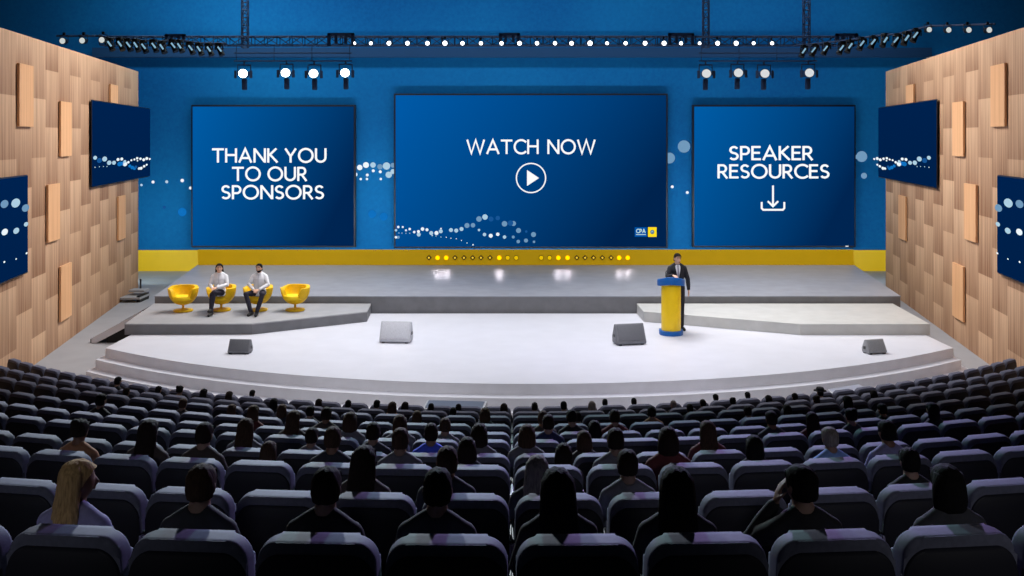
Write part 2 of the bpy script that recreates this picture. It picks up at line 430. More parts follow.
# screens along the side walls
def side_screen(sx, px_a, px_b, za, zb, label, lst, org, off=.10):
    """panel parallel to the side wall, standing off it by a bracket; between two sight columns"""
    def Yat(px):
        q = abs(px - 511.5) / F
        return (10.75 - .166 * 22.4 - off) / (q - .166)
    Ya, Yb = Yat(px_a), Yat(px_b)
    X = lambda Y: sx * (wallX(Y) - off)
    ym, zm = (Ya + Yb) / 2, zb
    root = thing('side_screen', label, 'screen', (X(ym), ym, zb))
    ln = math.hypot(Yb - Ya, .166 * (Yb - Ya)); ang = math.atan(.166) * -sx
    root.rotation_euler = (0, 0, ang)
    h = za - zb
    bm = B(); box(bm, (sx * .03, 0, h / 2), (.03, ln, h), bev=.01); obj('frame', bm, M_frame, root)
    bm = B(); box(bm, (sx * .012, 0, h / 2), (.016, ln - .06, h - .06)); panel = bm
    for s in (-1, 1):
        ys = s * ln * .22 - (ln * .12)
        bm = B(); box(bm, (sx * .07, ys, h / 2), (.06, .3, .5)); obj('wall_bracket', bm, M_black, root)
    Mi = (Matrix.Translation(root.location) @ Matrix.Rotation(ang, 4, 'Z')).inverted()
    bm = panel
    for i, (x, y, r, t) in enumerate(lst):
        px, py = org[0] + x / 4, org[1] + y / 4
        Y = Yat(px); c = Mi @ Vector((X(Y), Y, H - (py - HY) * Y / F)); rr = r / 4 * Y / F
        q = abs(px - 511.5) / F
        asp = 1 / max(.12, q - .166)
        disc(bm, Vector((-sx * (.01 + .001 * (i % 9)), c.y, c.z)), Vector((0, rr * asp, 0)), Vector((0, 0, rr)), 16, 1 + DK.index(t))
    obj('display_panel', bm, [SIDE_E] + [DOTM[k] for k in DK], root, smooth=False)
SIDE_E = grad_mat('side_screen_glow', (0, 36, 84), (0, 30, 70))
d1 = [(377,55,8,L_),(394,66,10,D_),(415,60,10,L_),(433,75,9,L_),(452,75,8,L_),(468,62,6,W),(483,60,6,W),(496,80,9,W),(495,70,6,L_),(510,73,5,W),(522,65,4,W),(534,62,4,W),(545,57,5,W),(546,67,3,W),
 (558,59,5,W),(571,63,6,W),(583,58,6,W),(595,60,4,W),(540,92,6,D_),(553,98,5,W),(561,97,6,W),(573,89,5,W),(583,83,4,W),(525,94,7,'b'),(474,80,9,'b'),(484,78,8,'b'),(515,88,6,'b'),(535,98,6,'b'),
 (394,91,2,L_),(410,90,2,L_),(424,90,2,L_),(376,93,2,W)]
d2 = [(14,240,16,M_),(59,236,18,L_),(98,256,15,M_),(100,321,9,L_),(14,352,13,W),(60,347,12,L_),(12,472,4,W),(59,460,3,W),(101,437,4,W)]
mir = lambda lst, o: [(1023 * 4 - (x + o[0] * 4) - 768 * 4, y, r, t) for x, y, r, t in lst]
# vertical extents read where each panel's near edge is seen
side_screen(-1, 92, 150, 5.55, 3.14, 'dark blue screen with dotted wave on the left timber wall, nearer the stage', d1, (0, 144))
side_screen(-1, -75, 28, 3.70, 1.56, 'dark blue screen with large pale dots on the left wall, cut by the picture edge', d2, (0, 144))
side_screen(1, 935.5, 877.5, 5.55, 3.14, 'dark blue screen with dotted wave on the right timber wall, nearer the stage', mir(d1, (0, 0)), (768, 144))
side_screen(1, 1100, 996, 3.70, 1.56, 'dark blue screen with large pale dots on the right wall, cut by the picture edge', mir(d2, (0, 0)), (768, 144))
# ------------------------------------------------------------------ stage
SCX, SCY = .36, 32.97
def arc_pts(R, xl, xr, n=48):
    a0, a1 = math.asin((xl - SCX) / R), math.asin((xr - SCX) / R)
    return [(SCX + R * math.sin(a0 + (a1 - a0) * k / n), SCY - R * math.cos(a0 + (a1 - a0) * k / n)) for k in range(n + 1)]
stage = thing('stage_deck', 'low white stage floor with curved front and pale steps down to the seats', 'stage', (SCX, 20, FZ))
def deck_part(name, R, xl, xr, yb, z0, z1, m, fl=None):
    p = arc_pts(R, xl, xr)
    if fl: p += fl
    p += [(xr if not fl else fl[-1][0], yb), (xl, yb)]
    bm = B(); plan(bm, [(x - SCX, y - 20) for x, y in p], z0 - FZ, z1 - FZ, bev=.012)
    o = obj(name, bm, m, stage, smooth=True, angle=30)
    o.data.materials.append(M_riser)
    for f in o.data.polygons:
        if abs(f.normal.z) < .5: f.material_index = 1
    return o
deck_part('deck', 14.67, -8.72, 9.1, 25.66, FZ + .42, 0, M_deck, [(9.46, 21.42)])
deck_part('step', 14.92, -8.84, 9.52, 25.66, FZ + .22, -.2, M_deck)
deck_part('step', 15.16, -8.95, 9.70, 25.66, FZ, -.4, M_deck)

def platform(name, label, poly, z0, z1, mtop, mside, skirt=True):
    cx = sum(p[0] for p in poly) / len(poly); cy = sum(p[1] for p in poly) / len(poly)
    root = thing(name, label, 'platform', (cx, cy, z0))
    q = [(x - cx, y - cy) for x, y in poly]
    bm = B(); plan(bm, q, z1 - z0 - .03, z1 - z0, bev=.008); obj('top_panel', bm, mtop, root, angle=30)
    k = [(x * .999, y * .999) for x, y in q]
    bm = B(); plan(bm, k, 0, z1 - z0 - .03); obj('fascia', bm, mside, root, smooth=False)
    return root
up_poly = [(-9.2, 25.72), (10.0, 25.72), (10.95, 32.0), (-10.07, 32.0)]
platform('raised_stage', 'long grey raised stage running across behind the white stage floor', up_poly, FZ, .437, M_upper, M_fascia)
lp = [(-8.86, 22.86), (-5.95, 22.9), (-3.55, 24.5), (-3.62, 25.68), (-9.2, 25.68)]
platform('side_platform', 'angled grey platform at the left carrying the yellow chairs', lp, .002, .252, M_plat, M_fascia)
rp = [(3.2, 25.68), (3.22, 24.5)] + [tuple(P(x, 324, 4250 / 186).xy) for x in (800, 930)] + [(9.78, 25.68)]
platform('side_platform', 'empty angled grey platform at the right beyond the lectern', rp, .002, .252, mat('platform_lit_grey', (190, 190, 188), .5, noise=.06, scale=3), mat('lit_fascia', (190, 190, 188), .6, noise=.08, scale=3))  # lighter greys put the stronger light on this side into the colour
# yellow upstand behind the raised stage, carrying the row of footlights
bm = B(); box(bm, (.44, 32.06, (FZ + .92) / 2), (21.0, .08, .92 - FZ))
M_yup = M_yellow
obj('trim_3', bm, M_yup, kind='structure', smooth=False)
FLX = [429, 437.7, 446.3, 455, 464, 472.7, 481, 490, 499.3, 507.7, 516.2, 541.2, 549.5, 558.3, 567.5, 576.7, 585, 593.4, 602.3, 611, 619, 627.6]
BR = {1: 1, 2: 1, 8: 1, 9: .5, 10: .5, 11: .5, 12: .5, 13: 1, 14: 1, 20: 1, 21: 1}
M_fl = {1: emit('footlight_on', (255, 178, 0), 2.2), .5: emit('footlight_dim', (226, 186, 10), 1), 0: emit('footlight_spark', (240, 200, 60), 1)}
M_flh = mat('footlight_housing', (70, 52, 4), .5)
for i, x in enumerate(FLX):
    b = BR.get(i, 0)
    c = P(x, 257.6, 32.0)
    side = 'left' if i < 11 else 'right'
    n = i + 1 if i < 11 else 22 - i
    st = 'glowing' if b else 'diamond shaped'
    t = thing('footlight', f'{st} yellow footlight behind the raised stage, {ordinal(n)} from the row\'s {side} end', 'light', c, 0, 'footlights along the yellow band')
    bm = B()
    if b:
        rot = Matrix.Rotation(PI / 2, 4, 'X')
        tube(bm, [(0, .02, 0), (0, -.05, 0)], .08, 16)
        obj('housing', bm, M_flh if b < 1 else MATS['yellow_band_added_glow'], t)
        bm = B(); ball(bm, (0, -.05, 0), (.068, .03, .068), 14, 8)
        obj('lens', bm, M_fl[b], t)
    else:
        slab(bm, [(-.085, 0), (0, -.085), (.085, 0), (0, .085)], -.04, .02); obj('housing', bm, M_flh, t, smooth=False)
        bm = B(); slab(bm, [(-.04, 0), (0, -.04), (.04, 0), (0, .04)], -.06, -.035); obj('lens', bm, M_fl[0], t, smooth=False)
    bm = B(); box(bm, (0, -.005, -.12), (.03, .03, .236)); obj('stem', bm, M_yup, t, smooth=False)
    # low white-violet wash just over the stage edge under the lit ones
    if b == 1:
        l = bpy.data.lights.new('footlight_wash', 'SPOT'); l.energy = 16; l.color = (.95, .88, 1); l.spot_size = .5; l.spot_blend = 1; l.shadow_soft_size = .05
        lo = bpy.data.objects.new('footlight_wash', l); COL.objects.link(lo); lo.location = c + Vector((0, -.12, .25)); lo.rotation_euler = (math.radians(48), 0, 0)
        lo.rotation_euler = Vector((0, -.9, -.30)).to_track_quat('-Z', 'Y').to_euler()

# access ramp at the left end of the platform, with its dark hollow side
rx0, rx1, ry0, ry1 = -10.5, -9.24, 25.0, 26.1
t = thing('access_ramp', 'pale access ramp with dark hollow underside left of the chair platform', 'ramp', (-9.9, 25.5, FZ))
def ramp_pt(x, y, dz=0): return Vector((x + 9.9, y - 25.5, (x - rx0) / (rx1 - rx0) * .70 + dz))
bm = B(); top = [ramp_pt(rx0, ry0, .02), ramp_pt(rx1, ry0, .02), ramp_pt(rx1, ry1, .02), ramp_pt(rx0, ry1, .02)]
v0 = [bm.verts.new(p) for p in top]; v1 = [bm.verts.new(p + Vector((0, 0, .06))) for p in top]
bm.faces.new(v0[::-1]); bm.faces.new(v1)
for i in range(4): bm.faces.new((v0[i], v0[(i + 1) % 4], v1[(i + 1) % 4], v1[i]))
obj('ramp_surface', bm, M_deck, t, smooth=False)
bm = B(); a = [(rx0, .0), (rx0 + .12, 0), (rx1, .60), (rx1, .80), (rx0, .12)]
slab(bm, [(x + 9.9, z) for x, z in a], ry0 - 25.5 - .04, ry0 - 25.5 + .0); obj('stringer', bm, M_deck, t, smooth=False)
bm = B(); a = [(rx0 + .35, .0), (rx1 - .05, .0), (rx1 - .05, .60), (rx0 + .35, .12)]
slab(bm, [(x + 9.9, z) for x, z in a], ry0 - 25.5 + .02, ry0 - 25.5 + .05); obj('hollow_side', bm, M_black, t, smooth=False)
bm = B(); tube(bm, [ramp_pt(rx0 + .3, ry1 + .02, .10), ramp_pt(rx1, ry1 + .02, .10)], .045, 8); obj('edge_rail', bm, mat('dark_grey_metal', (52, 52, 56), .5), t)
bm = B(); box(bm, (rx0 + 9.9 + .02, ry0 - 25.5 + .06, .05), (.12, .12, .1)); obj('end_stop', bm, M_black, t)
# small step block by the left timber wall
p = ground(134, 301, FZ)
t = thing('stage_step', 'small low grey step beside the left timber wall at the raised stage', 'step', p)
for k, (w, d, z) in enumerate(((.62, .9, .16), (.5, .45, .32))):
    bm = B(); box(bm, (.0 + k * .04, .1 + k * .22, z - .03), (w, d, .06)); obj('tread', bm, M_plat, t, smooth=False)
bm = B(); box(bm, (.24, .1, .1), (.1, .8, .2)); obj('side_panel', bm, M_black, t, smooth=False)
bm = B(); tube(bm, [(.02, .5, .3), (.02, .5, .62)], .03, 8); obj('post', bm, mat('dark_grey_metal', (52, 52, 56), .5), t)

# two flat pale monitors lying in front of the steps
def floor_monitor(label, pts, z=-.03):
    c = sum((Vector(q) for q in pts), Vector()) / 4
    t = thing('floor_monitor', label, 'monitor', (c.x, c.y, FZ + .0))
    q = [Vector(p_) - Vector((c.x, c.y, 0)) for p_ in pts]
    up = z - FZ
    bm = B(); plan(bm, [(v.x, v.y) for v in q], up - .1, up, bev=.015); obj('casing', bm, mat('monitor_rim', (196, 198, 204), .5), t)
    bm = B(); plan(bm, [(v.x * .93, v.y * .9) for v in q], up - .02, up + .008); obj('screen_surface', bm, MON, t, smooth=False)
    bm = B(); plan(bm, [(v.x * .8, v.y * .8) for v in q], 0, up - .09); obj('base', bm, M_black, t, smooth=False)
MON = mat('monitor_glass', (110, 116, 126), .3, noise=.05)
floor_monitor('flat grey floor monitor with white edges in front of the steps, left of centre', [P(422.5, 408.5, 4530 / 270.5), P(484, 409, 4530 / 271), P(487.3, 401.4, 4530 / 263.4), P(427, 400.2, 4530 / 262.2)])
MON = mat('monitor_glass_pale', (176, 178, 192), .3, noise=.05)
floor_monitor('flat pale floor monitor set at an angle below the steps at the right', [P(833.6, 395.3, 4530 / 257.3), P(872, 390.2, 4530 / 252.2), P(858.6, 384, 4530 / 246), P(828, 389.4, 4530 / 251.4)])

# ------------------------------------------------------------------ stage wedges
def wedge(label, px, py, w, h, rz, col, side=0):
    p = ground(px, py); 
    t = thing('stage_monitor', label, 'speaker', p + Vector((0, .2 * w, 0)), rz)
    d = .62 * w
    prof = [(-d * .42, .02), (d * .45, .02), (d * .5, h * .35), (d * .18, h * .98), (d * .02, h), (-d * .47, h * .16)]
    cm = mat('wedge_' + col[0], col[1], .55, noise=.08, scale=10); gm = mat('wedge_grille_' + col[0], col[2], .6, noise=.12, scale=60)
    bm = B(); a = [bm.verts.new((-w / 2, y, z)) for y, z in prof]; b = [bm.verts.new((w / 2, y, z)) for y, z in prof]
    n = len(prof); bm.faces.new(a); bm.faces.new(b[::-1])
    for i in range(n): bm.faces.new((a[i], b[i], b[(i + 1) % n], a[(i + 1) % n]))
    bmesh.ops.bevel(bm, geom=bm.edges[:], offset=.015, segments=2, profile=.5, affect='EDGES')
    cab = obj('cabinet', bm, cm, t)
    # grille on the sloping face
    A, C = Vector((0, -d * .47, h * .16)), Vector((0, d * .02, h)); e = (C - A); nn = Vector((0, -e.z, e.y)).normalized()
    R = Matrix((Vector((1, 0, 0)), e.normalized(), nn)).transposed()
    bm = B(); box(bm, (A + C) / 2 + nn * .008, (w * .9, e.length * .86, .02), R, bev=.006); g = obj('grille', bm, gm, t)
    bm = B()
    for s in (-1, 1):
        for yy in (-d * .3, d * .3): box(bm, (s * w * .38, yy, .01), (.06, .06, .02))
    obj('rubber_feet', bm, M_black, t)
    for s in (-1, 1):
        bm = B(); box(bm, (s * (w / 2 + .002), d * .12, h * .42), (.012, .16 * w, .06)); obj('handle', bm, mat('handle_dark', (45, 46, 50), .5), t)
GR = ('grey', (112, 114, 120), (98, 100, 106)); PA = ('pale', (186, 188, 196), (196, 198, 206)); MI = ('mid', (146, 148, 152), (140, 142, 146))
wedge('small dark grey stage monitor wedge below the chair platform', 239, 354, .46, .29, math.radians(-5), GR)
wedge('large pale grey stage monitor wedge left of the stage centre', 395.5, 343, .68, .45, math.radians(-6), PA)
wedge('large dark grey stage monitor wedge left of the yellow lectern', 630, 345, .66, .44, math.radians(13), GR)
wedge('small grey stage monitor wedge at the far right of the stage', 876, 354, .44, .29, math.radians(17), MI)

# ------------------------------------------------------------------ lectern
LY = 22.85
p = ground(672.6, 336); LX = p.x; LYc = p.y + .2
t = thing('lectern', 'yellow bowed lectern with blue top and blue base', 'lectern', (LX, LYc, 0), math.radians(-6))
M_ly = mat('lectern_yellow', (246, 204, 18), .4, noise=.03, coat=.2); M_lb = mat('lectern_blue', (14, 92, 170), .4)
def bow(w, d, r, n=14):
    return [(w / 2 * math.cos(a), -d * math.sin(a)) for a in [PI * k / n for k in range(n + 1)]][::-1]
def plan2(bm, poly, z0, z1, bev=0): plan(bm, poly, z0, z1, bev)
front = [(-.22, .16)] + [(x, y) for x, y in bow(.44, .2, 0)] + [(.22, .16)]
bm = B(); plan(bm, front, .10, 1.19, bev=.01); obj('column', bm, M_ly, t)
base = [(-.27, .2)] + [(x, y) for x, y in bow(.54, .27, 0)] + [(.27, .2)]
bm = B(); plan(bm, base, 0, .1, bev=.02); obj('base', bm, M_lb, t)
topo = [(-.31, .24)] + [(x, y) for x, y in bow(.62, .29, 0)] + [(.31, .24)]
bm = B(); plan(bm, topo, 1.17, 1.31, bev=.03)
for v in bm.verts:
    if v.co.z > 1.2: v.co.z -= v.co.y * .12
    v.co.z += .06 * (abs(v.co.x) / .33) ** 2 * -1
obj('reading_top', bm, M_lb, t)
bm = B(); tube(bm, [(-.12, .1, 1.3), (-.12, .04, 1.42), (-.1, -.02, 1.46)], .008, 6); obj('microphone', bm, M_black, t)

# ------------------------------------------------------------------ yellow tub chairs
M_yc = mat('chair_yellow', (236, 190, 0), .55, noise=.06, scale=14); M_yd = mat('chair_yellow_base', (222, 178, 0), .45)
def make_tub():
    t = thing('tub_chair', '', 'chair', (0, 0, 0), 0, 'yellow swivel tub chairs on the left platform')
    NT, NZ = 48, 12
    def rim(th):               # th = 0 at the back (+y), PI at the front
        a = abs(th)
        if a < .9: return .615
        if a < 1.4: return .615 - .045 * (a - .9) / .5
        if a < 2.3: return .57
        k = min(1, (a - 2.3) / .2); k = k * k * (3 - 2 * k)
        return .57 - .25 * k
    def rad(z, th):
        k = max(0, min(1, (z - .17) / .44)); r = .10 + .265 * (1 - (1 - k) ** 2.4) ** .62
        return r
    bm = B(); outer, inner = [], []
    for i in range(NT):
        th = -PI + 2 * PI * i / NT; zr = rim(th)
        o_, n_ = [], []
        for j in range(NZ + 1):
            z = .17 + (zr - .17) * j / NZ; r = rad(z, th)
            o_.append(bm.verts.new((math.sin(th) * r, math.cos(th) * r * .92, z)))
        for j in range(NZ + 1):
            z = zr - (zr - .30) * j / NZ; r = max(.02, rad(z, th) - .095 - .02 * (j / NZ))
            n_.append(bm.verts.new((math.sin(th) * r, math.cos(th) * r * .92, z + (.012 if 0 < j < 3 else 0))))
        outer.append(o_); inner.append(n_)
    for i in range(NT):
        a, b = i, (i + 1) % NT
        for j in range(NZ):
            bm.faces.new((outer[a][j], outer[b][j], outer[b][j + 1], outer[a][j + 1]))
            bm.faces.new((inner[a][j], inner[b][j], inner[b][j + 1], inner[a][j + 1]))
        bm.faces.new((outer[a][NZ], outer[b][NZ], inner[b][0], inner[a][0]))
    bm.faces.new([outer[i][0] for i in range(NT)]); bm.faces.new([inner[i][NZ] for i in range(NT)])
    obj('tub_shell', bm, M_yc, t, angle=50)
    bm = B(); loft(bm, [(0, -.04, z, r * 1.02, r * 1.0) for z, r in ((.29, .24), (.31, .265), (.36, .265), (.385, .25), (.392, .20))], 32); obj('seat_cushion', bm, mat('cushion_yellow', (250, 208, 14), .6), t)
    bm = B(); tube(bm, [(0, 0, .05), (0, 0, .19)], .03, 14); obj('stem', bm, M_yd, t)
    bm = B(); loft(bm, [(0, 0, z, r, r) for z, r in ((0, .22), (.02, .235), (.045, .23), (.06, .12), (.07, .045))], 32); obj('disc_base', bm, M_yd, t)
    return t
PZ = .252
chair0 = make_tub()
for i, (bx, by, rz, lab) in enumerate(((183.2, 311.3, 8, 'empty yellow swivel tub chair at the far left of the platform'), (221.3, 310.6, -14, 'yellow swivel tub chair under the seated woman in white blouse'),
                        (258.0, 310.6, -6, 'yellow swivel tub chair under the seated bearded man'), (295.2, 310.6, -14, 'empty yellow swivel tub chair right of the seated man'))):
    q = ground(bx, by, PZ)
    if i == 0:
        chair0.location = q; chair0.rotation_euler = (0, 0, math.radians(rz)); chair0['label'] = lab
        CH = [chair0]
    else: CH.append(dup(chair0, q, math.radians(rz), lab))

# ------------------------------------------------------------------ trusses and lights
def truss(name, label, p0, p1, w=.45, h=.32, n=24, vertical=False):
    p0, p1 = Vector(p0), Vector(p1); d = p1 - p0; L = d.length; dn = d.normalized()
    a = Vector((0, 1, 0)) if vertical else Vector((0, 0, 1)); b = dn.cross(a).normalized()
    t = thing(name, label, 'truss', p0)
    cor = [(-w / 2, 0), (w / 2, 0), (w / 2, h), (-w / 2, h)]
    pt = lambda s, k: dn * (L * s) + b * cor[k][0] + a * cor[k][1]
    for k in range(4):
        bm = B(); tube(bm, [pt(0, k), pt(1, k)], .022, 6); obj('chord', bm, M_navy, t)
    bm = B()
    for i in range(n):
        for k in range(4):
            s0, s1 = (i / n, (i + 1) / n)
            j = (k + 1) % 4
            tube(bm, [pt(s0, k if i % 2 else j), pt(s1, j if i % 2 else k)], .014, 4, cap=False)
            tube(bm, [pt(s0, k), pt(s0, j)], .014, 4, cap=False)
    obj('bracing', bm, M_navy, t)
    return t
TY = 34.6
zt = lambda y, Y=TY: H - (y - HY) * Y / F
xt = lambda x, Y=TY: (x - CX) * Y / F
mt = truss('lighting_truss', 'long horizontal lighting truss across the top of the stage', (xt(102), TY, zt(45.5)), (xt(858), TY, zt(45.5)), .45, .30, 60)
for x0, x1, y0, y1, wh in ((168, 188, 35, 42, 'above the left angled lights'), (329, 355.5, 34, 47, 'left of the row of small bright spotlights'), (499, 520, 34, 45, 'at the middle of the row'), (667, 692.5, 34, 46, 'right of the middle'), (833, 855, 34.5, 42, 'at the right end')):
    a = P(x0, y1, TY); b = P(x1, y0, TY); w, h = b.x - a.x, b.z - a.z
    t = thing('truss_corner_block', f'dark box frame on the lighting truss {wh}', 'truss frame', ((a.x + b.x) / 2, TY - .28, a.z))
    for s in (-1, 1):
        bm = B(); box(bm, (s * (w / 2 - .05), 0, h / 2), (.10, .1, h)); obj('post', bm, M_navy, t, smooth=False)
    bm = B(); box(bm, (0, 0, h - .04), (w, .1, .09)); obj('rail', bm, M_navy, t, smooth=False)
    for s in (-.18, .18):
        bm = B(); box(bm, (s * w, 0, h * .55), (.09, .09, h * .75)); obj('bar', bm, M_navy, t, smooth=False)
for x, lab in ((240, 'vertical truss rising out of frame above the left spotlights'), (709.5, 'vertical truss rising out of frame above the right spotlights, nearer the centre'), (812, 'vertical truss rising out of frame near the right end')):
    truss('vertical_truss', lab, (xt(x), TY + .55, zt(46)), (xt(x), TY + .55, 13.0), .2, .2, 20, True)

def make_par(name='spotlight', r=.07, lens=M_lens):
    t = thing(name, '', 'light')
    bm = B(); tube(bm, [(0, .24, 0), (0, .2, 0), (0, .02, 0), (0, -.02, 0)], [r * .55, r * .9, r, r * 1.12], 14); obj('lamp_body', bm, M_black, t)
    bm = B(); ball(bm, (0, -.022, 0), (r * .92, .02, r * .92), 14, 8); obj('lens', bm, lens, t)
    bm = B(); tube(bm, [(-r * 1.25, .1, 0), (-r * 1.25, .1, r * 1.9), (r * 1.25, .1, r * 1.9), (r * 1.25, .1, 0)], r * .12, 6); obj('yoke', bm, M_black, t)
    bm = B(); box(bm, (0, .1, r * 2.3), (r * .7, r * .7, r * .9)); obj('clamp', bm, M_black, t)
    return t
par = make_par(); LX24 = [354.5, 371, 389, 407.5, 427.5, 445, 462.5, 481, 501.5, 519.5, 537, 555, 571.5, 590, 607, 625.5, 645, 664, 681, 699.5, 717.5, 736, 753.5, 772]
SZ = [.8, .9, 1.15, 1.1, 1.1, 1.25, 1.05, 1.0, 1.05, 1.15, 1.05, 1, 1.1, 1.3, .9, 1, 1.15, 1.2, .95, .85, 1.15, 1.2, .9, .95]
for i, x in enumerate(LX24):
    side, n = ('left', i + 1) if i < 12 else ('right', 24 - i)
    lab = f'small bright spotlight under the long truss, {ordinal(n)} from the {side} end of the row'
    o = par if i == 0 else dup(par, (0, 0, 0))
    o.location = P(x, 43.3, TY - .3); o['label'] = lab; o['group'] = 'small spotlights under the long truss'
    o.scale = (SZ[i],) * 3

# eight large spotlights on two hanging bars
def hang_bar(label, x0, x1):
    t = thing('lighting_bar', label, 'lighting bar', (xt((x0 + x1) / 2, 34), 34, zt(61, 34)))
    w = xt(x1, 34) - xt(x0, 34)
    for z in (0, zt(53, 34) - zt(61, 34)):
        bm = B(); tube(bm, [(-w / 2, 0, z), (w / 2, 0, z)], .022, 8); obj('pipe', bm, M_navy, t)
    for s in (-.48, -.16, .16, .48):
        bm = B(); tube(bm, [(s * w, 0, 0), (s * w, 0, zt(45, 34) - zt(61, 34))], .012, 6); obj('drop_wire', bm, M_navy, t)
hang_bar('thin double hanging bar carrying the four left spotlights', 234, 352)
hang_bar('thin double hanging bar carrying the four right spotlights', 699, 817)
def make_spot(lens):
    t = thing('large_spotlight', '', 'light')
    bm = B(); tube(bm, [(0, .42, 0), (0, .36, 0), (0, .06, 0), (0, 0, 0)], [.08, .13, .145, .17], 20); obj('lamp_body', bm, M_navy, t)
    bm = B(); ball(bm, (0, 0, 0), (.155, .03, .145), 20, 8); obj('lens', bm, lens, t)
    bm = B(); tube(bm, [(-.22, .15, -.05), (-.22, .15, .3), (.22, .15, .3), (.22, .15, -.05)], .025, 6); obj('yoke', bm, M_navy, t)
    bm = B(); tube(bm, [(0, .15, .3), (0, .15, .43)], .03, 8); obj('clamp', bm, M_navy, t)
    bm = B(); box(bm, (0, .2, -.36), (.16, .16, .38), bev=.03); obj('ballast_box', bm, M_navy, t)
    for s in (-1, 1):
        bm = B(); box(bm, (s * .26, .02, -.03), (.10, .02, .26), Matrix.Rotation(s * .5, 3, 'Z')); obj('barn_door', bm, M_navy, t, smooth=False)
    return t
spL, spR = make_spot(emit('spot_white', (240, 255, 255), 6)), make_spot(emit('spot_grey', (214, 218, 220), 1.0))
for src, xs, nm in ((spL, (243, 285.5, 313.5, 345), 'left'), (spR, (706.5, 738.5, 765, 809.5), 'right')):
    for i, x in enumerate(xs):
        o = src if i == 0 else dup(src, (0, 0, 0))
        o.location = P(x, 73.5 if i % 2 == 0 else 72.8, 33.85)
        o['label'] = f'large {"glaring white" if nm == "left" else "pale grey"} spotlight on the {nm} hanging bar, {ordinal(i + 1)} from its left end'
        o['group'] = 'large spotlights on the ' + nm + ' bar'

# moving heads on the two angled side pipes
def make_head():
    t = thing('moving_light', '', 'light')
    bm = B(); box(bm, (0, 0, .13), (.2, .2, .1), bev=.02); obj('base_box', bm, M_black, t)
    bm = B(); tube(bm, [(-.13, 0, -.06), (-.13, 0, .09), (.13, 0, .09), (.13, 0, -.06)], .025, 6); obj('yoke', bm, M_black, t)
    R = Matrix.Rotation(math.radians(-38), 3, 'Y')
    bm = B(); tube(bm, [R @ Vector((-.05, -.02, -.26)), R @ Vector((-.02, 0, -.1)), R @ Vector((0, 0, .06)), R @ Vector((.02, 0, .16))], [.10, .085, .08, .05], 12); obj('lamp_head', bm, M_black, t)
    bm = B(); box(bm, R @ Vector((.02, -.1, -.06)), (.05, .03, .2), R); obj('side_glint', bm, emit('painted_glint', (130, 172, 196), 1), t)  # emissive strip painted as the glint on the lamp head
    return t
mh = make_head(); first = True
pipeL = [(x, y) for x, y in ((62, 38), (100, 38), (160, 38.5), (226, 40))]
def YL(x): return 31.5 + (x - 62) / 160 * 2.4
def YR(x): return 34 - (x - 800) / 190 * 6.5
lefts = [(109.5, 43), (120, 43), (127.5, 43.7), (136, 44), (143, 45.5), (153.5, 44.7), (162, 46), (172.5, 44.5), (179.6, 45), (190, 47), (199, 48), (209, 48.3), (219, 48.3)]
rights = [(804, 50), (815, 49), (826.7, 47.5), (842, 47), (850, 45), (862.5, 42.5), (874, 41), (885, 39), (897.5, 39), (906.6, 37), (916.5, 34)]
bm = B(); tube(bm, [P(x, y - 5, YL(x)) for x, y in [(56, 41), (102, 41)] + lefts[::2] + [(226, 48.5)]], .03, 8); tag(obj('light_pipe', bm, M_navy), 'pipe carrying the dark angled lights beside the left timber wall', 'pipe')
bm = B(); tube(bm, [P(x, y - 5, YR(x)) for x, y in [(796, 50.5)] + rights[::2] + [(930, 31), (995, 29)]], .03, 8); tag(obj('light_pipe', bm, M_navy), 'pipe carrying the dark angled lights beside the right timber wall', 'pipe')
for side, lst, YF, sg in (('left', lefts, YL, 1), ('right', rights, YR, -1)):
    for i, (x, y) in enumerate(lst):
        o = mh if first else dup(mh, (0, 0, 0)); first = False
        o.location = P(x, y, YF(x)); o.scale = (sg, 1, 1)
        o.rotation_euler = (0, 0, random.uniform(-.3, .3))
        o['label'] = f'dark angled stage light on the {side} side pipe, {ordinal(i + 1)} from its left end'
        o['group'] = f'dark angled lights on the {side} pipe'
pl = make_par('side_spotlight', .10, M_lens_d)
for i, (x, y, side) in enumerate(((62.7, 41, 'left'), (82.4, 40.6, 'left'), (102, 40, 'left'), (929, 29.7, 'right'), (948.5, 30, 'right'), (968.6, 30, 'right'), (989, 30, 'right'))):
    o = pl if i == 0 else dup(pl, (0, 0, 0))
    Y = YL(x) if side == 'left' else YR(x)
    o.location = P(x, y, Y - .2); o['group'] = f'round pale spotlights on the {side} pipe'
    o.scale = (1, 1, 1) if side == 'left' else (.85,) * 3
    n = i + 1 if side == 'left' else i - 2
    o['label'] = f'round pale spotlight high over the {side} timber wall, {ordinal(n)} from the left'
